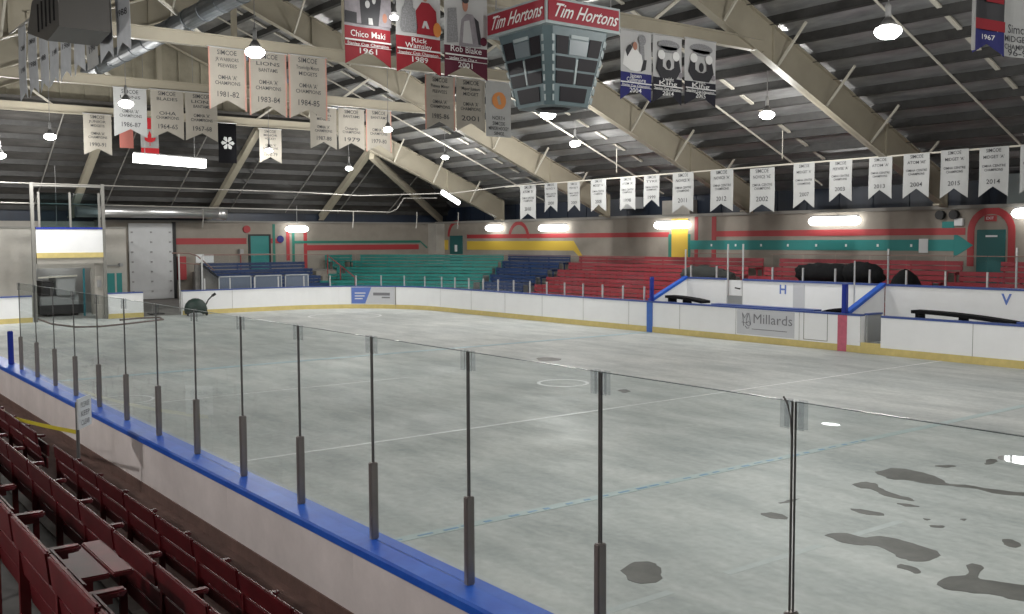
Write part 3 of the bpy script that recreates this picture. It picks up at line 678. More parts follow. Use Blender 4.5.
# end gate of the glass by the ramp
t = thing('glass_end_frame', 'white pole with a rust red top rail right of the ramp', 'frame', W(44.1, 15.92, 0))
b = MB(); b.tube([(44.27, 15.92, .0), (44.27, 15.92, 2.55), (44.27, 16.02, 2.68)], .045); b.build('pole', M['steel'], t)
b = MB(); b.tube([(44.27, 16.0, 2.68), (44.27, 19.4, 2.66)], .02); b.build('top_rail', M['railred'], t)
t = thing('ramp_handrail', 'steel handrail beside the ramp with a sloping end', 'handrail', W(45.5, 15.3, 0))
b = MB(); b.tube([(45.5, 15.3, 0), (45.5, 15.3, 2.7)], .04); b.build('post', M['steel'], t)
b = MB(); b.tube([(45.5, 15.0, 2.75), (45.5, 15.8, 2.73), (45.6, 16.2, 2.6), (45.9, 17.1, 1.9)], .03); b.build('top_rail', M['railred'], t)
b = MB(); b.tube([(45.5, 15.3, 2.3), (45.5, 16.3, 2.2)], .025); b.build('mid_rail', M['railred'], t)
b = MB(); b.prism([(46.2, 16.3, .2), (46.2, 16.3, 2.2), (46.2, 16.5, 2.2), (46.2, 18.1, .9), (46.2, 18.1, .2)], (.15, 0, 0)); tag(b.build('stair_wall', M['conc'], loc=W(46.2, 17, .2)), 'grey sloping stair side wall left of the blue benches', 'stair wall')
b = MB(); b.bar((46.1, 16.5, 2.25), (46.1, 18.1, .95), .1, .08); b.box(46.07, 46.13, 16.5, 16.56, 0, 2.2); b.box(46.07, 46.13, 18.0, 18.06, 0, .95); tag(b.build('stair_edge', M['black'], loc=W(46.1, 17.3, 1.6)), 'dark sloping stair rail left of the blue benches', 'handrail')

# ---------------------------------------------------------------- benches of the far stands
def bench(p, q, front, zf, m, lab, grp):
    """one row of slatted bench from p to q (plan), facing front, standing on zf"""
    p = Vector(p); q = Vector(q); d = (q-p).normalized(); n = Vector(front).normalized(); L = (q-p).length
    t = thing('bench_row', lab, 'bench', W((p.x+q.x)/2, (p.y+q.y)/2, zf), grp)
    b = MB(); b.obox(p, d, n, 0, L, -.02, .02, zf+.64, zf+.785); b.obox(p, d, n, 0, L, -.0, .035, zf+.475, zf+.61); b.build('backrest', M[m], t)
    b = MB(); b.obox(p, d, n, 0, L, .06, .26, zf+.40, zf+.435); b.obox(p, d, n, 0, L, .28, .45, zf+.395, zf+.43); b.build('seat', M[m], t)
    k = max(2, int(L/1.7))
    for i in range(k+1):
        a = .08+(L-.16)*i/k
        b = MB(); b.obox(p, d, n, a-.025, a+.025, -.06, -.02, zf, zf+.78); b.obox(p, d, n, a-.025, a+.025, -.02, .4, zf+.33, zf+.395); b.obox(p, d, n, a-.025, a+.025, .3, .35, zf, zf+.35); b.build('leg', M[m], t)
    return t
rows = [(28.75+.95*k, .42+.32*k) for k in range(5)]
nm = ['front', 'second', 'third', 'fourth', 'top']
for k, (y, z) in enumerate(rows):
    bench((26.0, y), (36.2+.3*k, y), (0, -1), z, 'bred', '%s red bench row left of the player boxes' % nm[k], 'red benches left of the player boxes')
    bench((17.6, y), (25.2, y), (0, -1), z, 'bred', '%s red bench row behind the players box marked H' % nm[k], 'red benches behind the box marked H')
    bench((7.5, y), (17.2 if k < 4 else 16.3, y), (0, -1), z, 'bred', '%s red bench row behind the players box marked V' % nm[k], 'red benches behind the box marked V')
    bench((37.1+.25*k, y), (40.3+.75*k, y), (0, -1), z, 'bblue', '%s blue bench row on the far side, left of the red rows' % nm[k], 'blue benches on the far side')
    se = 47.2+.9*k
    c = 5.2
    a_ = (40.7+.75*k, y); b_ = (se-c-.3, y)
    e_ = (se-.15, y-c+.1)
    bench((se-c+.6 if b_[0] < a_[0] else b_[0], y) if False else (max(a_[0], 41.2+.5*k), y), e_, (-1, -1), z, 'bteal', '%s teal bench row turning the far corner' % nm[k], 'teal benches turning the corner')
    bench((se, 25.3), (se, e_[1]-.45), (-1, 0), z, 'bteal', '%s teal bench row on the end wall' % nm[k], 'teal benches on the end wall')
for k in range(4):
    se = 47.0+.95*k; z = .42+.3*k
    bench((se, 17.9), (se, 23.6), (-1, 0), z-.1+.05*k, 'bblue', '%s blue bench row below the green door on the end wall' % ['front', 'second', 'third', 'top'][k], 'blue benches on the end wall')
t = thing('stair_handrail', 'rusty handrail on the stairs between blue and teal benches', 'handrail', W(46.5, 24.5, .4))
for s, z in ((45.8, .6), (47.4, 1.15), (48.9, 1.7)):
    b = MB(); b.tube([(s, 24.5, z-.2), (s, 24.5, z+.78)], .025); b.build('post', M['sred'], t)
b = MB(); b.tube([(45.7, 24.5, 1.35), (48.9, 24.5, 2.5)], .025); b.build('rail', M['sred'], t)

def roll(pts, r, lab, nm='rolled_mat', m='rubber'):
    b = MB(); n = len(pts)
    q = []; rr = []
    for i in range(n-1):
        for f in (0, .25, .5, .75): q.append(Vector(pts[i]).lerp(Vector(pts[i+1]), f)); rr.append((r[i]+(r[i+1]-r[i])*f) if isinstance(r, list) else r)
    q.append(Vector(pts[-1])); rr.append(r[-1] if isinstance(r, list) else r)
    b.tube(q, rr, 14); c = pts[n//2]
    for v in b.v:
        v += Vector((random.uniform(-1, 1), random.uniform(-1, 1), random.uniform(-1, 1)))*.035
    tag(b.build(nm, M[m], loc=W(c[0], c[1], c[2]), smooth=True), lab, 'rolled mat')
roll([(27.0, 28.9, 1.9), (26.5, 28.9, 1.98), (25.8, 28.9, 1.98), (25.0, 28.8, 1.92), (24.4, 28.8, 1.84)], [.16, .26, .28, .26, .14], 'dark grey rolled mat lying on the red seats left of the bench doorway', m='matgrey')
roll([(21.5, 28.9, 2.08), (20.9, 28.9, 2.1), (20.2, 28.9, 2.1), (19.55, 28.9, 2.08)], [.28, .33, .33, .3], 'long black rolled mat on the red seats behind the box marked H')
roll([(19.5, 28.75, 2.1), (19.1, 28.75, 2.16), (18.6, 28.75, 2.12), (18.2, 28.75, 1.95)], [.3, .36, .34, .14], 'short black rolled mat heaped at the right end of the long one')
b = MB(); b.lathe((17.15, 28.3, 1.4), [(.5, 0), (.48, .4), (.36, .66), (.18, .84), (.02, .9)], 14)
for v in b.v: v += Vector((random.uniform(-1, 1), random.uniform(-1, 1), random.uniform(-1, 1)))*.03
tag(b.build('tarp_heap', M['rubber'], loc=W(17.15, 28.3, 1.4), smooth=True), 'black heap of tarpaulin on red seats right of the sloping divider', 'tarpaulin')

# ---------------------------------------------------------------- near red flip seats
def seat_proto(pitch, down=False):
    t = thing('flip_seat', 'x', 'seat', (0, 0, 0))
    w = pitch/2-.015; F = False
    b = MB(F)
    for z0, z1, y in ((.665, .80, -.03), (.535, .645, .0), (.41, .515, .03)): b.hexa([(-w, y-.012, z0), (w, y-.012, z0), (w, y+.012, z0), (-w, y+.012, z0), (-w, y-.026, z1), (w, y-.026, z1), (w, y-.004, z1), (-w, y-.004, z1)])
    b.build('backrest', M['seat'], t, bevel=.008)
    b = MB(F)
    if down: b.box(-w+.04, w-.04, .05, .2, .42, .445); b.box(-w+.04, w-.04, .21, .35, .425, .45); b.box(-w+.04, w-.04, .36, .45, .425, .45)
    else: b.box(-w+.04, w-.04, .06, .08, .38, .5); b.box(-w+.04, w-.04, .075, .095, .51, .64)
    b.build('seat_pan', M['seat'], t, bevel=.006)
    b = MB(F); b.box(-w-.01, -w+.02, -.03, .01, 0, .74); b.box(-w-.005, -w+.015, .01, .16, .575, .6); b.build('stanchion', M['seat_iron'], t)
    b = MB(F); b.prism([(-w-.02, -.02, .6), (-w-.02, .18, .6), (-w-.01, .21, .6), (-w+.025, .21, .6), (-w+.035, .18, .6), (-w+.035, -.02, .6)], (0, 0, .028)); b.build('armrest', M['seat'], t, bevel=.008)
    return t
protos = {}
ordn = ['row nearest the boards', 'middle row', 'back row at the bottom left corner']
for r, (y, zf, pitch, ph, smax, smin) in enumerate(((2.3, .45, .8, 5.78, 18.5, 3.2), (1.55, .87, .74, 4.94, 15.5, 2.4), (.82, 1.36, .66, 3.77, 12.5, 1.6))):
    s = ph; 
    while s-pitch > smin: s -= pitch
    i = 0; first = None; down = None
    while s < smax:
        if r == 0 and 10.35 < s < 11.2: s += pitch; continue
        lab = '%s red flip seat from the right in the %s' % (nth(i), ordn[r])
        if r == 2 and abs(s-4.43) < .1:
            o = seat_proto(pitch, True); lab = 'red seat folded down flat in the back row at the bottom left'
        elif first is None: o = first = seat_proto(pitch)
        else: o = copy_tree(first)
        o.location = W(s+pitch/2, y, zf); o['label'] = lab; o['group'] = 'red flip seats of the near stand'
        i += 1; s += pitch
# sign on a post and yellow tape
c = px(78, 440, 1, 2.72)
t = thing('sign_post', 'white notice on a dark post by the near boards', 'sign', W(c.x, 2.72, .45))
b = MB(); b.tube([(c.x, 2.72, .45), (c.x, 2.72, 1.5)], .02); b.build('post', M['darkseal'], t)
b = MB(); b.obox((c.x, 2.72), (.82, .57), (-.57, .82), -.06, .32, .02, .035, 1.2, 1.54); b.build('sign_board', M['paper'], t)
b = MB()
for z in (1.48, 1.38, 1.28):
    text_into(b, {1.48: 'PLEASE', 1.38: 'KEEP', 1.28: 'CLEAR'}[z], .085, lambda x, y: (c.x+.82*(.13+x)-.57*.04, 2.72+.57*(.13+x)+.82*.04, z+y-.02), fit=.24)
b.build('lettering', M['inkgrey'], t)
b = MB(); pts = []
a0 = px(-30, 402, 1, 2.6); a1 = px(76, 432, 1, 2.72)
for k in range(9):
    f = k/8; p = a0.lerp(a1, f); p.z -= .05*math.sin(PI*f); pts.append(p)
for k in range(8): b.bar(pts[k], pts[k+1], .004, .045)
tag(b.build('barrier_tape', M['tape'], loc=W(*a1)), 'yellow tape strung from the sign post to the left edge', 'tape')

# ---------------------------------------------------------------- machine gate and bay at the far left
t = thing('machine_gate', 'tall pale gate frame with a raised white board panel at the left end', 'gate', W(44.1, 10.3, 0))
for y in (8.9, 11.66): b = MB(); b.box(44, 44.16, y-.06, y+.06, 0, 5.7); b.build('gate_post', M['gategrey'], t)
b = MB(); b.box(44.02, 44.14, 8.93, 11.66, 5.55, 5.62); b.build('lintel', M['gategrey'], t)
b = MB(); b.box(44.02, 44.12, 9.0, 11.6, 2.83, 3.8); b.build('raised_board', M['white'], t)
b = MB(); b.box(44.0, 44.12, 9.0, 11.6, 2.62, 2.83); b.build('kick_plate', M['yellow'], t)
b = MB(); b.box(44.0, 44.14, 9.0, 11.6, 3.8, 3.88); b.build('cap_rail', M['navy'], t)
b = MB(); b.box(44.06, 44.075, 9.2, 11.45, 3.88, 5.3); b.build('glass', M['darkglass'], t)
for y in (9.15, 10.35, 11.5): b = MB(); b.box(44.03, 44.1, y-.04, y+.04, 3.88, 5.32); b.build('glass_post', M['gategrey'], t)
b = MB(); b.box(44.05, 44.2, 9.0, 11.6, 2.38, 2.62); b.build('header', M['blockpale'], t)
b = MB(); b.box(44.3, 44.34, 11.3, 11.62, 0, 2.4); b.build('jamb_panel', M['blockpale'], t)
b = MB(); b.box(44.24, 44.34, 11.38, 11.55, 1.35, 1.65); b.build('switch_box', M['lampgrey'], t)
b = MB(); b.box(48.6, 48.7, 9.4, 12.2, 0, 2.3); tag(b.build('bay_back_panel', M['machine'], loc=W(48.6, 10.8, 0)), 'grey back panel inside the machine bay', 'panel')
t = thing('bay_fill_lamp', 'unseen tube lamp added to light the machine bay, hidden above the opening', 'lamp', W(48.4, 10.8, 3.2))  # unseen fitting, added to brighten the inside of the bay
b = MB(); b.tube([(48.4, 10.0, 3.2), (48.4, 11.6, 3.2)], .03); b.build('tube', M['tube'], t)
b = MB(); b.box(48.42, 48.52, 9.95, 11.65, 3.2, 3.27); b.build('housing', M['lampgrey'], t)
b = MB(); b.tube([(48.47, 10.8, 3.27), (48.47, 10.8, z_hip(48.47))], .012, 5); b.build('hanger', M['lampgrey'], t)
point(W(48.1, 10.8, 3.0), 60, .1)  # fill light of the added bay lamp
t = thing('resurfacer', 'grey ice machine parked in the dark bay under the raised board', 'machine', W(47.9, 10.5, 0))
b = MB(); b.box(47.0, 48.4, 9.7, 11.3, .25, .9); b.box(46.9, 48.4, 10.35, 11.15, .9, 1.75); b.build('body', M['machine'], t, bevel=.04)
b = MB(); b.box(46.95, 48.3, 9.75, 10.3, .9, 1.55); b.build('engine_cover', M['black'], t, bevel=.05)
b = MB(); b.box(46.7, 47.0, 9.6, 11.4, .12, .5); b.build('conditioner', M['black'], t)
b = MB(); b.bar((46.85, 9.6, 1.72), (46.85, 11.2, 1.78), .06, .06); b.build('top_bar', M['creamwhite'], t)
for y in (9.85, 11.15):
    b = MB(); b.tube([(47.3, y-.12, .33), (47.3, y+.12, .33)], .33, 16); b.build('wheel', M['black'], t)
b = MB(); b.tube([(46.55, 11.4, 0), (46.55, 11.42, 2.1)], .045); tag(b.build('teal_pole', M['teal'], loc=W(46.8, 11.4, 0)), 'thin teal pole standing in the machine bay', 'pole')
# dark green cart and hose by the ramp
t = thing('covered_cart', 'dark green covered cart with a black handle beside the ramp', 'cart', W(43.3, 15.25, 0))
b = MB(); b.lathe((43.3, 15.25, .1), [(.3, -.06), (.47, .0), (.5, .2), (.44, .42), (.3, .58), (.12, .66), (.02, .67)], 18); b.build('cover', M['tarp'], t, smooth=True)
b = MB(); b.tube([(43.2, 15.6, .35), (43.15, 15.78, .7), (43.1, 15.95, .88)], [.035, .03, .03]); b.tube([(43.1, 15.93, .86), (43.1, 16.08, .95)], .06); b.build('handle', M['black'], t)
for sg in (-1, 1): b = MB(); b.tube([(43.1+sg*.0, 15.25+sg*.38, .1), (43.1, 15.25+sg*.44, .1)], .1, 12); b.build('wheel', M['black'], t)
b = MB(); b.lathe((42.9, 15.1, 0), [(.3, 0), (.3, .1), (.18, .16), (.02, .17)], 12); b.build('skirt', M['machine'], t)
hp = [px(u, v, 2, .03) for u, v in ((38, 319), (52, 324), (76, 327), (100, 326.5), (125, 324), (150, 321), (163, 319.5), (160, 317.5), (140, 318), (120, 320))]
b = MB(); b.tube(hp, .04, 6); tag(b.build('hose', M['hose'], loc=W(*hp[3])), 'thin brown hose looping over the floor before the machine gate', 'hose')
wallbox('floor_scraper', (44.6, 45.2, 13.7, 14.3, .02, .08), 'flat dark mat lying on the ramp opening floor', 'mat', 'black')

# ---------------------------------------------------------------- wall fittings
wallbox('white_board', (SEND-.05, SEND, 18.2, 19.15, 2.15, 2.6), 'small white board on the end wall above the blue benches', 'board', 'paper')
wallbox('red_cabinet', (SEND-.3, SEND, 17.2, 17.6, 1.3, 2.5), 'narrow red cabinet on the wall right of the tall grey door', 'cabinet', 'sred')
b = MB(); b.tube([(SEND-.12, 21.0, 3.92), (SEND, 21.0, 3.92)], .2, 16); tag(b.build('alarm_bell', M['sred'], loc=W(SEND, 21, 3.92)), 'round red alarm bell on the end wall above the green door', 'bell')
b = MB(); b.tube([(SEND-.05, 22.95, 3.38), (SEND, 22.95, 3.38)], .2, 16); tag(b.build('blue_disc', M['bannernavy'], loc=W(SEND, 22.95, 3.38)), 'round dark blue disc sign on the end wall', 'sign')
t = thing('wall_camera', 'small camera on a bracket left of the green end wall door', 'camera', W(SEND-.2, 20.6, 2.3))
b = MB(); b.box(SEND-.35, SEND, 20.5, 20.7, 2.6, 2.85); b.build('head', M['lampgrey'], t)
b = MB(); b.tube([(SEND-.15, 20.6, 1.7), (SEND-.15, 20.6, 2.6)], .03); b.build('pole', M['sred'], t)
t = thing('exit_sign', 'red sign over the arched teal door at the right', 'sign', W(17.0, YW-.05, 3.8))
b = MB(); b.box(16.82, 17.2, YW-.08, YW, 3.83, 4.03); b.build('sign_box', M['sred'], t)
b = MB(); text_into(b, 'EXIT', .13, lambda x, y: (17.01-x, YW-.084, 3.93+y)); b.build('lettering', M['paper'], t)
t = thing('emergency_light', 'twin dark round lamp heads over the right end of the teal stripe', 'emergency light', W(18.5, YW-.1, 3.9))
for s in (18.75, 18.25):
    b = MB(); b.tube([(s, YW-.22, 4.08), (s, YW-.05, 4.08)], .16, 14); b.build('lamp_head', M['black'], t)
b = MB(); b.box(17.95, 18.25, YW-.12, YW, 3.7, 3.95); b.build('battery_box', M['paper'], t)
wallbox('wall_notice', (19.25, 19.6, YW-.03, YW-.012, 2.75, 3.25), 'white notice pinned over the teal stripe', 'notice', 'paper')
b = MB(); b.tube([(SEND-1.5, 12.0, 4.72), (SEND-1.5, 18.9, 4.72)], .27, 20); b.tube([(SEND-1.5, 18.85, 4.72), (SEND-1.5, 19.3, 4.66)], [.3, .3], 20)
for y in (12.6, 15.6, 18.4): b.box(SEND-1.5, SEND+.1, y-.03, y+.03, 4.96, 5.0); b.box(SEND-1.53, SEND-1.47, y-.03, y+.03, 4.9, 5.0)
tag(b.build('round_duct', M['shinyduct'], loc=W(SEND-1.5, 15, 4.7), smooth=True), 'shiny round duct above the tall grey door', 'duct')
b = MB(); b.tube([(15.5, 9.5, 9.25), (37.2, 9.5, 9.25)], .27, 20)
for k in range(18): b.tube([(16+1.2*k, 9.5, 9.25), (16.05+1.2*k, 9.5, 9.25)], .285, 20)
tag(b.build('round_duct', M['duct'], loc=W(26, 9.9, 9.25)), 'long dark round duct resting on the roof ties at the upper left', 'duct')
t = thing('unit_heater', 'dark box heater hung at the top left above the silver banners', 'heater', W(20.3, 4.7, 7.4))
b = MB(); b.prism([(18.4, 4.25, 6.95), (19.3, 4.25, 6.85), (20.9, 4.25, 7.25), (20.4, 4.25, 7.75), (18.4, 4.25, 7.9)], (0, .85, 0)); b.build('casing', M['heater'], t)
for k in range(5):
    b = MB(); b.bar((18.7+.3*k, 4.24, 7.1), (18.7+.3*k, 4.24, 7.6), .03, .03); b.build('louvre', M['black'], t)
b = MB(); b.tube([(18.7, 4.7, 7.8), (18.7, 4.7, z_deck(4.7)-.1)], .02); b.tube([(20.2, 4.7, 7.7), (20.2, 4.7, z_deck(4.7)-.1)], .02); b.build('hanger', M['lampgrey'], t)
wallbox('ledge_crate', (30.9, 32.6, 33.45, 33.95, 4.4, 5.05), 'pale crate on the wall ledge behind the white banners', 'crate', 'blockpale')
wallbox('ledge_box', (34.2, 35.3, 33.3, 33.8, 4.75, 5.3), 'white speaker box on a bracket between white banners', 'speaker', 'paper')
wallbox('ledge_unit', (14.0, 16.6, 33.4, 33.95, 4.4, 5.4), 'light grey slatted unit on the ledge above the arched door', 'ventilation unit', 'sbstrip')

# ---------------------------------------------------------------- lamps
def highbay(u, v, z, lab, sc=1.0, pw=1, p3=None):
    c = px(u, v, 2, z) if p3 is None else Vector(p3)
    sc *= .76
    t = thing('high_bay_lamp', lab, 'lamp', W(c.x, c.y, z), 'round ceiling lamps')
    b = MB(); b.lathe((c.x, c.y, z-.06*sc), [(.04*sc, -.15*sc), (.18*sc, -.13*sc), (.29*sc, -.05*sc), (.32*sc, .03*sc), (.29*sc, .1*sc), (.2*sc, .15*sc)], 20); b.build('lens', M['lens'], t, smooth=True)
    b = MB(); b.lathe((c.x, c.y, z), [(.2*sc, .08), (.2*sc, .1), (.13*sc, .2), (.07*sc, .26)], 20); b.build('reflector', M['reflector'], t, smooth=True)
    b = MB(); b.lathe((c.x, c.y, z+.26), [(.07*sc, 0), (.07*sc, .24), (.04*sc, .3)], 12); b.build('ballast', M['lampgrey'], t)
    top = z_deck(c.y) if c.x < 44.4 else z_hip(c.x)
    b = MB(); b.tube([(c.x, c.y, z+.58), (c.x, c.y, top)], .012, 6); b.build('rod', M['lampgrey'], t)
    point(W(c.x, c.y, z-.24*sc), LAMP*pw)
LAMP = 850
LL = [(888, 30, 7.6, 'largest bright ceiling lamp at the top right', 1.15), (767, 114, 7.2, 'ceiling lamp between the dark player banners and the right rafter', 1), (548, 114, 7.9, 'ceiling lamp just below the scoreboard corner', 1.2),
      (575, 143, 7.2, 'small ceiling lamp right below the scoreboard', .95), (255, 51, 7.9, 'bright ceiling lamp by the upper row of cream banners', 1), (126, 103, 7.7, 'ceiling lamp in front of the leftmost banner of the middle row', .95, .5),
      (388, 129, 7.55, 'ceiling lamp in front of the right banner of the middle row', .75, .35), (349, 168, 6.76, 'small low ceiling lamp beside the third hip rafter', .75), (269, 150, 7.4, 'small ceiling lamp in front of the lone low banner', .7, .4),
      (445, 157, 7.2, 'small ceiling lamp below the last full rafter', .75), (50, 136, 7.4, 'small ceiling lamp at the left above the gate', .95), (0, 155, 6.66, 'ceiling lamp cut by the left edge', .9)]
for a in LL: highbay(*a)
c = Vector((17.6, 10.55, 8.0))
c = px(394, 17, 0, 17.9)
highbay(0, 0, c.z, 'ceiling lamp in an open reflector before the middle red player banner', .38, p3=c, pw=.02)
for p, l, q in (((4.0, -2.4, 5.4), 'ceiling lamp out of frame over the near stand, right', .9), ((13.5, -2.4, 5.4), 'ceiling lamp out of frame over the near stand, left', .9), ((22.0, -2.0, 5.4), 'ceiling lamp out of frame over the near stand, farthest', .9), ((8.0, 10.0, 7.9), 'ceiling lamp out of frame on the near side', 1), ((3.0, 20.5, 7.9), 'ceiling lamp out of frame on the far side', 1), ((1.5, 9.5, 7.9), 'ceiling lamp out of frame behind the viewer', 1)):
    highbay(0, 0, p[2], l, 1, p3=p, pw=q)
def walllight(u, v, half, lab, plane='far'):
    if plane == 'far': c = px(u, v, 1, YW-.25); ax = Vector((1, 0, 0))
    else: c = px(u, v, 0, SEND-.4); ax = Vector((0, 1, 0))
    t = thing('wall_light', lab, 'wall light', W(*c), 'glowing strip lights on the walls')
    b = MB(); b.tube([c-ax*half, c-ax*(half-.08), c-ax*(half-.2), c+ax*(half-.2), c+ax*(half-.08), c+ax*half], [.04, .13, .17, .17, .13, .04], 14); b.build('diffuser', M['tube'], t, smooth=True)
    up = Vector((0, 0, .2))
    b = MB(); b.bar(c-ax*(half-.1)+up, c+ax*(half-.1)+up, .16, .05); b.build('housing', M['lampgrey'], t)
    b = MB()
    if plane == 'far': b.bar(c+up, c+up+Vector((0, .25, 0)), .05, .05)
    else: b.tube([c+up, c+Vector((0, 0, 1.4))], .02)
    b.build('bracket', M['lampgrey'], t)
for a in ((494, 228, .75, 'small glowing wall light at the far corner by the green arched door'), (553, 228, 1.15, 'glowing wall light above the yellow stripe'), (672, 225, 1.1, 'glowing wall light over the yellow and red painted column'),
          (834, 221, 1.15, 'largest glowing wall light above the teal arrow'), (1035, 213, .75, 'glowing wall light cut by the right edge')): walllight(*a)
walllight(297, 229, .68, 'glowing light hung on the end wall above the stairs', 'end')
t = thing('tube_fitting', 'long white rectangular light hung under the hipped end at the left', 'ceiling light', W(37, 14, 6.2))
a0 = px(134, 158, 0, 37); a1 = px(205, 164, 0, 37)
b = MB(); b.bar(a0, a1, .3, .3); b.build('diffuser', M['tube'], t)
b = MB(); b.bar(a0+Vector((0, 0, .18)), a1+Vector((0, 0, .18)), .22, .06); b.build('housing', M['lampgrey'], t)
for p in (a0.lerp(a1, .15), a0.lerp(a1, .85)):
    b = MB(); b.tube([p+Vector((0, 0, .2)), Vector((p.x, p.y, z_deck(p.y)))], .01, 5); b.build('hanger', M['lampgrey'], t)
t = thing('tube_fitting', 'slanting bright tube light under the farthest rafter', 'ceiling light', W(43.9, 28.3, 5.6))
a0 = px(442, 192, 0, 43.8); a1 = px(459, 203, 0, 43.8)
b = MB(); b.tube([a0, a1], .12, 10); b.build('diffuser', M['tube'], t)
b = MB(); b.bar(a0+Vector((.1, 0, .12)), a1+Vector((.1, 0, .12)), .1, .06); b.build('housing', M['lampgrey'], t)
b = MB(); b.tube([(a0+a1)/2, Vector((44.38, (a0.y+a1.y)/2, z_flange((a0.y+a1.y)/2)))], .02, 5); b.build('bracket', M['lampgrey'], t)

# pipes and wires
def pipe(nm, pts, r, m, lab, cat):
    b = MB(); b.tube(pts, r, 8); tag(b.build(nm, M[m], loc=W(*pts[0])), lab, cat)
pipe('netting_pipe', [(44.3, -2, 5.72), (44.3, 12, 5.66), (44.3, 21, 5.6), (44.3, 24, 5.52), (41, 27.5, 5.6), (36, 29.3, 6.0)], .025, 'ledge', 'upper thin pipe strung above the end boards', 'pipe')
pipe('netting_pipe', [(44.34, -2, 4.95), (44.34, 25.8, 4.72), (44.34, 26.2, 4.9), (44.34, 26.6, 5.45), (44.34, 28.6, 5.5)], .028, 'ledge', 'lower thin pipe with a step at its right end above the end boards', 'pipe')
for i, y in enumerate((16.0, 23.6, 27.3, 29.9)):
    pipe('pipe_hanger', [(44.2, y, 4.75), (44.3, y+.05, 4.3), (44.3, y, 3.9)], .025, 'ledge', '%s short hanger below the lower pipe from the left' % nth(i), 'pipe')
w0 = px(505, 187, 1, 29.25); w1 = px(1024, 145.5, 1, 29.25)
dirw = (w1-w0); w2 = w1+dirw*.35
pipe('banner_wire', [w0, w1, w2], .03, 'creamwhite', 'long pale rail carrying the right row of white banners', 'rail')
for k, s in enumerate((22.6, 31.2)):
    b = MB(); b.tube([(s, 29.25, 6.1+.02*k), (s, 29.25, z_deck(29.25)-.1)], .015, 6); tag(b.build('rail_hanger', M['creamwhite'], loc=W(s, 29.25, 6.1)), '%s thin hanger of the long pale banner rail from the right' % nth(k), 'rail')

# ---------------------------------------------------------------- banners
def wave(x, z, k): return .018*math.sin(7*x+1.9*k)+.01*math.sin(4*z+k)
bc = [0]
def banner(top, w, h, notch, rz, lab, lines, m='cloth', trim=False, cat='banner', grp=None, mpart=None, ink='ink', rod=True, post=None, rect=False):
    """a hanging cloth; top = (s, y, z) middle of its top edge; lines = (text, size share, height share)"""
    bc[0] += 1; k = bc[0]
    t = thing('banner', lab, cat, W(*top), grp, rz)
    b = MB(False); n = 12; q = 5
    def zb(x): return -h if rect else -h+notch*(1-abs(x)/(w/2))
    vs = []; fs = []
    for side, oy in ((0, 0), (1, .008)):
        for i in range(n+1):
            x = -w/2+w*i/n
            for j in range(q+1):
                z = zb(x)*j/q if not mpart else (mpart*-h)*j/(q-1) if j < q else zb(x)
                vs.append((x, wave(x, z, k)+oy, z))
    N = (n+1)*(q+1); mi = []
    for side in (0, 1):
        for i in range(n):
            for j in range(q):
                a = side*N+i*(q+1)+j; f = (a, a+1, a+q+2, a+q+1); fs.append(f if side == 0 else f[::-1]); mi.append(1 if mpart and j == q-1 else 0)
    for i in range(n):
        for j in (0, q): a = i*(q+1)+j; fs.append((a, a+q+1, a+q+1+N, a+N)); mi.append(1 if mpart and j == q else 0)
    for j in range(q):
        for i in (0, n): a = i*(q+1)+j; fs.append((a, a+1, a+1+N, a+N)); mi.append(1 if mpart and j == q-1 else 0)
    b.add(vs, fs); b.mi = mi
    b.build('cloth', m if isinstance(m, list) else M[m], t)
    if lines:
        b = MB(False)
        for txt, sz, zz, *ft in lines:
            text_into(b, txt, sz*w, lambda x, y: (x, wave(x, -zz*h+y, k)-.006, -zz*h+y), fit=(ft[0]*w if ft else None), bold=.0012)
        b.build('lettering', M[ink], t)
    if trim:
        b = MB(False)
        for sg in (-1, 1):
            for j in range(4):
                z0, z1 = -h*j/4, -h*(j+1)/4; x = sg*(w/2-.012)
                b.hexa([(x-.02, wave(x, z0, k)-.006, z0), (x+.02, wave(x, z0, k)-.006, z0), (x+.02, wave(x, z0, k)+.012, z0), (x-.02, wave(x, z0, k)+.012, z0), (x-.02, wave(x, z1, k)-.006, z1), (x+.02, wave(x, z1, k)-.006, z1), (x+.02, wave(x, z1, k)+.012, z1), (x-.02, wave(x, z1, k)+.012, z1)])
        b.build('edging', M['pink'], t)
    if rod: b = MB(False); b.tube([(-w/2-.03, 0, .0), (w/2+.03, 0, .0)], .018, 8); b.build('top_rod', M['steel'], t)
    if post: post(t, w, h, k)
    return t
FACE = PI/2
def L5(a, b_, year, third="OMHA 'A'", big=None):
    out = [('SIMCOE', .17, .08, .52), (a, .13, .19, .62)]
    if b_: out.append((b_, .13, .29, .5))
    out += [(third, .15, .48, .5), ('CHAMPIONS', .13, .57, .68), (year, .2, .75, .58)]
    return out
def tie_banner(u0, u1, vt, vb, splane, lab, lines, grp, m='clothcream', **k):
    a = px(u0, vt, 0, splane); c = px(u1, vt, 0, splane); bt = px((u0+u1)/2, vb, 0, splane)
    w = (c.y-a.y); z = (a.z+c.z)/2
    banner((splane, (a.y+c.y)/2, z), w, z-bt.z, k.pop('notch', .28), FACE, lab, lines, m, grp=grp, **k)
G1 = 'cream banners of the upper row'
S1 = 27.1-.16
tie_banner(208, 245, 48, 110, S1, 'cream banner dated 1981-82 in the upper row', L5('JR WARRIORS', 'PEEWEES', '1981-82'), G1, trim=True)
tie_banner(249, 286, 52, 116, S1, 'cream banner dated 1983-84 in the upper row', L5('LIONS', 'BANTAMS', '1983-84'), G1, trim=True)
tie_banner(289, 326, 56, 119, S1, 'cream banner dated 1984-85 in the upper row', L5('Travelodge Motors', 'MIDGETS', '1984-85'), G1, trim=True)
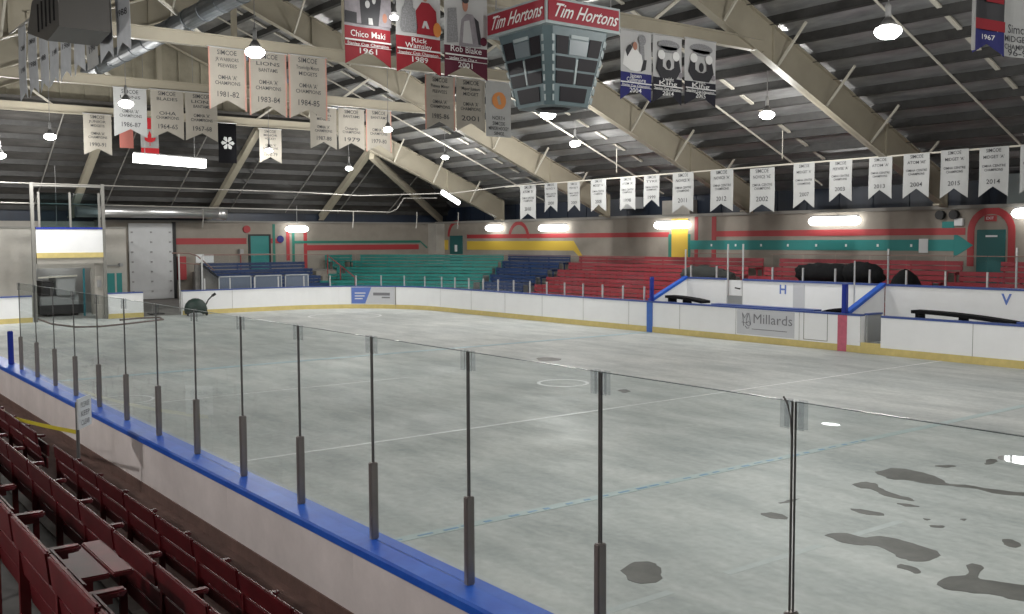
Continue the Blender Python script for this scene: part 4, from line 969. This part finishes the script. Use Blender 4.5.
tie_banner(425, 454, 76, 130, S1, 'cream banner dated 1985-86 below the middle red banner', L5('Peewee Minor', 'PEEWEES', '1985-86'), G1, trim=True)
tie_banner(456, 485, 79, 132, S1, 'cream banner dated 2001 beside the scoreboard', L5('Major Juniors', 'MIDGET', '2001', "OMHA 'A'"), G1)
def emblem(t, w, h, k):
    b = MB(False); n = 20
    b.prism([(.02+.3*w*math.cos(2*PI*i/n)*(1 if math.cos(2*PI*i/n) < .5 else .85), -.03, -.34*h+.25*h*.62*math.sin(2*PI*i/n)) for i in range(n)], (0, .01, 0)); b.build('emblem', M['orange'], t)
    b = MB(False); b.prism([(-.1*w, -.034, -.28*h), (0, -.034, -.24*h), (.08*w, -.034, -.4*h), (-.02*w, -.034, -.42*h)], (0, .006, 0)); b.build('emblem_figure', M['clothcream'], t)
tie_banner(486, 511, 82, 137, S1-.1, 'white rectangular banner with an orange round emblem beside the scoreboard', [('NORTH', .17, .66, .5), ('SIMCOE', .17, .76, .5), ('MINOR HOCKEY', .17, .85, .8), ('SINCE', .15, .94, .4)], G1, m='cloth', rect=True, post=emblem)
G2 = 'cream banners of the middle row'
S2 = 35.8-.16
tie_banner(113, 146, 88, 137, S2, 'white banner dated 1986-87 behind a ceiling lamp in the middle row', L5('LIONS', '', '1986-87'), G2, m='cloth')
tie_banner(150, 183, 90, 139, S2, 'cream banner dated 1964-65 in the middle row', L5('BLADES', '', '1964-65', 'OHA'), G2)
tie_banner(185, 217, 93, 141, S2, 'cream banner dated 1967-68 in the middle row', L5('LIONS', 'BANTAMS', '1967-68'), G2)
tie_banner(310, 336, 107, 149, S2, 'cream banner dated 1987-88 below the upper row', L5('Warriors', 'MIDGETS', '1987-88'), G2)
tie_banner(338, 364, 109, 150, S2, 'cream banner dated 1979 below the upper row', L5('BANTAMS', '', '1979', 'Ontario'), G2)
tie_banner(366, 391, 110, 152, S2, 'cream banner dated 1979-80 behind a ceiling lamp', L5('BANTAMS', '', '1979-80'), G2, trim=True)
S3 = 44.4-.16
tie_banner(83, 111, 114, 155, S3, 'cream banner hung lowest at the left on the farthest tie', L5('JUNIOR', 'MIDGETS', '1990-91'), 'banners on the farthest tie')
tie_banner(259, 281, 129, 163, S3, 'lone cream banner behind a small lamp on the farthest tie', L5('MINOR', 'HOCKEY', '1978-79'), 'banners on the farthest tie')
def trillium(t, w, h, k):
    b = MB(False)
    for i in range(6):
        a = PI/3*i; b.prism([(.36*w*r*math.cos(a+o), -.03, -.5*h+.36*w*r*math.sin(a+o)) for r, o in ((.2, -.4), (.85, -.36), (1.05, 0), (.85, .36), (.2, .4))], (0, .008, 0))
    b.build('white_flower', M['cloth'], t)
tie_banner(218, 236, 123, 163, S3, 'black flag with a white flower beside the second hip rafter', [], 'banners on the farthest tie', m='flagblack', rect=True, post=trillium)
tie_banner(119, 133, 122, 148, S3, 'faded pink cloth hanging behind the white middle row banner', [], 'banners on the farthest tie', m='flagpink', rect=True)
def maple(t, w, h, k):
    b = MB(False)
    for z0, z1 in ((0, -.28*h), (-.75*h, -1.0*h)): b.box(-w/2, w/2, -.03, -.02, z1, z0)
    c = -.52*h
    b.prism([(x*w*.4, -.032, c+z*h*.2) for x, z in ((0, 1), (.25, .45), (.5, .6), (.4, .1), (.85, .2), (.65, -.25), (.2, -.45), (.06, -.4), (.04, -.9), (-.04, -.9), (-.06, -.4), (-.2, -.45), (-.65, -.25), (-.85, .2), (-.4, .1), (-.5, .6), (-.25, .45))], (0, .008, 0))
    b.build('red_bands', M['flagred'], t)
tie_banner(140, 158, 118, 158, S3-.3, 'red and white maple leaf flag hanging vertically above the white light', [], 'banners on the farthest tie', m='cloth', rect=True, post=maple)

# player banners: printed photograph above, coloured swallowtail with lettering below
def player(kind):
    def post(t, w, h, k):
        def P(nm, m, polys, y=-.03):
            b = MB(False)
            for p in polys: b.prism([(x*w, y, -z*h) for x, z in p], (0, .006, 0))
            b.build(nm, M[m], t)
        def disc(cx, cz, rx, rz, n=14): return [(cx+rx*math.cos(2*PI*i/n), cz+rz*math.sin(2*PI*i/n)) for i in range(n)]
        cup = [[(-.42, .3), (-.28, .3), (-.24, .18), (-.2, .1), (-.5, .1), (-.46, .18)], [(-.4, .3), (-.3, .3), (-.24, .57), (-.46, .57)]]
        if kind == 'grey':
            P('backdrop', 'photogrey', [[(-.5, .0), (.5, .0), (.5, .57), (-.5, .57)]], -.026)
            P('player_figure', 'photodark', [[(-.15, .57), (-.2, .2), (-.1, .0), (.2, .0), (.28, .3), (.22, .57)]]); P('jersey_marks', 'photowhite', [disc(-.02, .36, .05, .04), disc(.12, .3, .04, .05), [(.0, .5), (.08, .5), (.1, .57), (.0, .57)]], -.038)
            P('side_figure', 'skin', [disc(.36, .48, .05, .05)]); P('floor_figure', 'photodark', [[(-.5, .45), (-.25, .46), (-.25, .57), (-.5, .57)]])
        elif kind == 'redshirt':
            P('trophy', 'silver', [disc(-.24, .08, .2, .12), [(-.32, .18), (-.16, .18), (-.14, .3), (-.34, .3)], [(-.38, .3), (-.1, .3), (-.04, .5), (-.08, .56), (-.4, .56), (-.44, .5)]])
            P('player_figure', 'bannerred', [[(-.06, .57), (-.08, .32), (.05, .22), (.22, .22), (.38, .3), (.42, .57)]]); P('player_head', 'skin', [disc(.13, .1, .085, .11)])
            P('crest', 'photowhite', [[(.05, .5), (.1, .42), (.16, .42), (.22, .5), (.16, .5), (.12, .46), (.1, .5)]], -.038); P('round_logo', 'orange', [disc(.4, .5, .09, .08)], -.04)
        elif kind == 'whiteshirt':
            P('trophy', 'silver', [[(-.44, .24), (-.24, .22), (-.2, .6), (-.46, .62)]]); P('player_figure', 'photogrey', [[(-.18, .64), (-.12, .34), (0, .27), (.14, .27), (.28, .36), (.34, .62)]])
            P('sleeve', 'photodark', [[(.18, .3), (.28, .34), (.36, .6), (.28, .6)], disc(-.03, .11, .085, .05)], -.036); P('player_head', 'skin', [disc(-.03, .17, .065, .08)]); P('round_logo', 'maroon', [disc(.4, .56, .08, .05)], -.04)
            P('shirt_front', 'photowhite', [[(-.1, .6), (-.06, .36), (.06, .34), (.14, .6)]], -.036)
        elif kind == 'cupup':
            P('trophy', 'silver', [disc(.18, .12, .12, .08), [(.1, .2), (.24, .2), (.26, .4), (.12, .4)]]); P('player_figure', 'textwhite', [[(-.44, .5), (-.38, .3), (-.1, .22), (.16, .34), (.22, .54), (.0, .58), (-.2, .57)]], -.034)
            P('sleeve', 'photodark', [[(-.36, .3), (-.22, .2), (-.14, .24), (-.3, .38)], [(.22, .4), (.32, .4), (.28, .54), (.12, .58)]], -.04); P('player_head', 'skin', [disc(-.06, .22, .07, .06)], -.042)
        else:
            P('trophy', 'silver', [disc(0, .14, .38, .075), [(-.3, .16), (.3, .16), (.26, .25), (-.26, .25)]])
            P('player_figure', 'photodark', [[(-.42, .5), (-.34, .3), (-.2, .3), (-.2, .46), (-.08, .5), (.08, .5), (.2, .46), (.2, .3), (.34, .3), (.42, .5), (.26, .63), (-.26, .63)]]); P('gloves', 'textwhite', [disc(-.25, .29, .12, .07), disc(.25, .29, .12, .07)], -.036)
            P('player_head', 'photodark', [disc(0, .42, .075, .07)], -.036); P('round_logo', 'photogrey', [disc(.41, .56, .06, .045)], -.04)
        b = MB(False)
        for z0 in ((.735, .752), (.80, .806)): b.box(-w/2, w/2, -.032, -.026, -z0[1]*h, -z0[0]*h)
        b.build('band_line', M['textwhite'], t)
    return post
GP = 'player portrait banners'
SP = 18.6-.17
def pbanner(u0, u1, vb, lab, name, year, pm, lower, kind, split=.6, h=1.95):
    a = px(u0, vb, 0, SP); c = px(u1, vb, 0, SP); w = c.y-a.y; z = a.z/2+c.z/2+h
    names = name.split('|')
    ln = [(names[0], .17, .675, .74)] if len(names) == 1 else [(names[0], .13, .64, .35), (names[1], .14, .70, .6)]
    ln += [('Stanley Cup Champion', .08, .78, .9), (year, .15, .85, .36)]
    banner((SP, (a.y+c.y)/2, z), w, h, .3, FACE, lab, ln, [M[pm], M[lower]], grp=GP, mpart=split, ink='textwhite', post=player(kind))
pbanner(345, 391, 66, 'red player banner dated 1961, leftmost of the three at top centre', 'Chico Maki', '1961', 'photogrey', 'bannerred', 'grey')
pbanner(397, 441, 74, 'red player banner with a trophy and red shirt, dated 1989', 'Rick|Wamsley', '1989', 'photowhite', 'bannerred', 'redshirt')
pbanner(445, 487, 79, 'maroon player banner dated 2001 left of the scoreboard', 'Rob Blake', '2001', 'photowhite', 'maroon', 'whiteshirt', .64)
pbanner(620, 651, 101, 'navy player banner dated 2004 right of the scoreboard', 'Jassen|Cullimore', '2004', 'photowhite', 'bannernavy', 'cupup', .6, 1.75)
pbanner(653, 682, 104, 'black player banner dated 2014 in the middle of its trio', 'Dwight|King', '2014', 'photowhite', 'bannerblack', 'lift', .62, 1.75)
pbanner(685, 715, 106, 'black player banner dated 2015, rightmost of its trio', 'Dwight|King', '2015', 'photowhite', 'bannerblack', 'lift', .64, 1.75)
# banners at the top right corner
def cbanner(u0, u1, vb, lab, lines, m, **k):
    sp = 10.1; a = px(u0, vb, 0, sp); c = px(u1, vb, 0, sp); w = c.y-a.y
    banner((sp, (a.y+c.y)/2, 8.55), w, 8.55-(a.z+c.z)/2, .22, FACE-.12, lab, lines, m, grp='banners at the top right corner', **k)
def redband(t, w, h, k):
    for nm_, m_, z0, z1 in (('red_band', 'bannerred', .6, .72), ('portrait_red', 'bannerred', .3, .4), ('portrait_light', 'photogrey', .05, .3)):
        b = MB(False); b.box(-w/2 if nm_ == 'red_band' else -.1*w, w/2 if nm_ == 'red_band' else .45*w, -.032, -.024, -z1*h, -z0*h); b.build(nm_, M[m_], t)

cbanner(974, 1000, 55, 'navy and red player banner at the top right corner', [('Red Kelly', .2, .66, .7), ('1967', .14, .8, .4)], [M['photodark'], M['bannernavy']], mpart=.72, ink='textwhite', post=redband)
cbanner(1004, 1034, 58, 'white banner with grey writing cut by the right edge', [('Simcoe', .2, .66, .6), ('MIDGET A', .14, .78, .8), ('CHAMPIONS', .12, .88, .8), ('96-97', .15, .95, .6)], 'cloth', rect=True)
b = MB(); p = px(973, 50, 0, 10.0); b.box(9.97, 10.03, p.y-.02, p.y+.02, p.z, 8.6); tag(b.build('banner_pole', M['steel'], loc=W(*p)), 'thin white pole beside the player banner at the top right corner', 'pole')
# banners strung lengthwise at the top left, seen almost edge on
b = MB(); b.tube([(17.5, 5.3, 8.35), (27, 5.1, 8.35)], .025, 6); tag(b.build('banner_rail', M['steel'], loc=W(17.5, 5.3, 8.35)), 'rail at the top left carrying the edge-on banners', 'rail')
for i in range(9):
    s = 18.35+.92*i
    w_ = i in (2,)
    banner((s, 5.28-.02*i, 8.33), .8, 1.72, .18 if not w_ else .1, 0.0, ('white banner with dark vertical writing' if w_ else '%s grey banner from the right' % nth(i))+' in the edge-on row at the top left',
           [('SIMCOE', .24, .12, .8), ('BANTAM', .24, .32, .8), ('OMHA', .24, .52, .7), ('1990', .24, .8, .7)] if w_ else [('OMHA', .2, .3, .6), ('1988', .2, .6, .6)], 'cloth' if w_ else 'clothgrey', grp='edge-on banners at the top left', rect=w_)
# the long right-hand row
RB = [(520.3, 535.5, 185, 219.6, "ATOM 'B'", '2010'), (544.5, 557, 183, 212, "NOVICE 'A'", '2000'), (568, 580, 182, 211.5, "PEEWEE 'A'", '2009'), (591, 606, 179, 211.5, "MIDGET 'A'", '2008'), (620, 635, 177, 210.5, "ATOM 'A'", '1998'), (644, 659.5, 175, 207, "TYKE", '1999'),
      (673, 693.5, 172.5, 212.5, "NOVICE 'A'", '2011'), (710.5, 733, 169.5, 211.5, "NOVICE 'A'", '2012'), (750, 775, 168, 212.5, "NOVICE 'AE'", '2002'), (794, 815, 163, 208, "MIDGET 'A'", '2007'), (829.5, 852, 160.5, 201.5, "PEEWEE 'A'", '2003'),
      (869, 892, 157, 199, "ATOM 'A'", '2013'), (904, 930, 153.5, 198, "ATOM 'AE'", '2004'), (941, 969, 149.5, 198, "MIDGET 'A'", '2015'), (979.5, 1009, 147, 196.5, "MIDGET 'A'", '2014'), (1021, 1052, 144, 193, "BANTAM 'A'", '2016')]
for i, (u0, u1, vt, vb, team, yr) in enumerate(RB):
    a = px(u0, vt, 1, 29.2); c = px(u1, vt, 1, 29.2); bt = px((u0+u1)/2, vb, 1, 29.2); w = a.x-c.x
    z = (a.z+c.z)/2
    banner(((a.x+c.x)/2, 29.2, z), w, z-bt.z, .3, 0, 'white banner dated %s, %s from the left in the long right-hand row' % (yr, nth(i)),
           [('SIMCOE', .17, .07, .5), ('', .1, .1), (team, .15, .2, .7), ('OMHA CENTRE', .12, .38, .8), ('CHAMPIONS', .12, .46, .62), (yr, .22, .7, .46)], 'cloth', grp='white banners of the long right-hand row', rod=False)

# ---------------------------------------------------------------- scoreboard
sc_, yc_ = 17.15, 14.15
t = thing('scoreboard', 'four-sided hanging scoreboard with red sponsor panels above dark displays', 'scoreboard', W(sc_, yc_, 6.16))
ZB, ZT, Z1, Z2 = 6.16, 7.74, 7.74, 8.28
def hw(z): return .62+(.92-.62)*(z-ZB)/(ZT-ZB)
b = MB(False)
ring = []
for z in (0, ZT-ZB):
    h = hw(z+ZB); c = .16
    ring.append([(x, y, z) for x, y in ((-h+c, -h), (h-c, -h), (h, -h+c), (h, h-c), (h-c, h), (-h+c, h), (-h, h-c), (-h, -h+c))])
b.add(ring[0]+ring[1], [tuple(range(8)), tuple(range(8, 16))]+[(i, (i+1) % 8, 8+(i+1) % 8, 8+i) for i in range(8)])
b.build('body', M['sbbody'], t)
b = MB(False); b.box(-1.04, 1.04, -1.04, 1.04, Z1-ZB, Z2-ZB); b.build('header_box', M['sbstrip'], t)
b = MB(False); b.lathe((0, 0, -.05), [(.3, 0), (.42, .06)], 8); b.build('bottom_plate', M['sbdark'], t)
for f in range(4):
    Rm = Matrix.Rotation(PI/2*f, 3, 'Z')
    q = lambda x, y, z: tuple(Rm @ Vector((x, y, z)))
    def panel(nm, m, x0, x1, z0, z1, out=.03, par=None, hdr=False):
        b = MB(False); P = []
        for dy in (0, -out):
            for x, z in ((x0, z0), (x1, z0), (x1, z1), (x0, z1)):
                H = 1.04 if hdr else hw(z)
                P.append(q(x*(1 if hdr else H), -H+dy, z-ZB))
        b.hexa(P); return b.build(nm, M[m], t)
    panel('sponsor_panel', 'sbred', -.99, .99, Z1+.06, Z2-.05, .02, hdr=True)
    b = MB(False); text_into(b, 'Tim Hortons', .4, lambda x, z: q(x, -1.068, (Z1+Z2)/2-ZB+z), shear=.6, fit=1.8, bold=.004); b.build('lettering', M['textwhite'], t)
    rows_ = [(7.2, 7.56, ((-.72, -.34), (.34, .72))), (6.9, 7.15, ((-.72, -.06), (.06, .72))), (6.6, 6.85, ((-.72, -.06), (.06, .72))), (6.24, 6.54, ((-.55, .55),))]
    for z0, z1, xs in rows_:
        for x0, x1 in xs: panel('display', 'sbdark', x0, x1, z0, z1, .02)
    panel('clock_display', 'sbgrey', -.3, .3, 7.2, 7.5, .02); panel('label_strip', 'sbstrip', -.28, .28, 7.53, 7.6, .025); panel('divider_strip', 'sbstrip', -.035, .035, 6.62, 7.12, .022)
    for sg in (-1, 1):
        for k in range(7):
            z = 6.24+.2*k; panel('corner_mark', 'sbstrip', *sorted((sg*.79, sg*.855)), z, z+.13, .016)
for sx in (-.9, .9):
    for sy in (-.9, .9):
        b = MB(False); b.tube([(sx, sy, Z2-ZB), (sx*.8, sy*.8, z_deck(yc_+sy*.8)-ZB-.1)], .015, 5); b.build('cable', M['lampgrey'], t)

# ---------------------------------------------------------------- world, camera, view
w = bpy.data.worlds.new('world'); bpy.context.scene.world = w; w.use_nodes = True
w.node_tree.nodes['Background'].inputs['Color'].default_value = (.6, .65, .7, 1); w.node_tree.nodes['Background'].inputs['Strength'].default_value = .3
cd = bpy.data.cameras.new('camera'); cam = bpy.data.objects.new('camera', cd); C.objects.link(cam)
cd.sensor_width = 36; cd.sensor_fit = 'HORIZONTAL'; cd.lens = 36*CAM_F/1024; cd.clip_start = .05; cd.clip_end = 300
fw, rt, up = cam_axes()
fx = lambda v: Vector((-v.x, v.y, v.z))
Mx = Matrix((fx(rt), fx(up), -fx(fw))).transposed()
cam.matrix_world = Matrix.Translation(W(0, 0, CAM_H)) @ Mx.to_4x4()
S = bpy.context.scene; S.camera = cam
S.view_settings.view_transform = 'Standard'; S.view_settings.look = 'None'; S.view_settings.gamma = 1; S.view_settings.use_curve_mapping = False
S.view_settings.exposure = .14
S.cycles.max_bounces = 10; S.cycles.transparent_max_bounces = 24; S.cycles.sample_clamp_indirect = 6
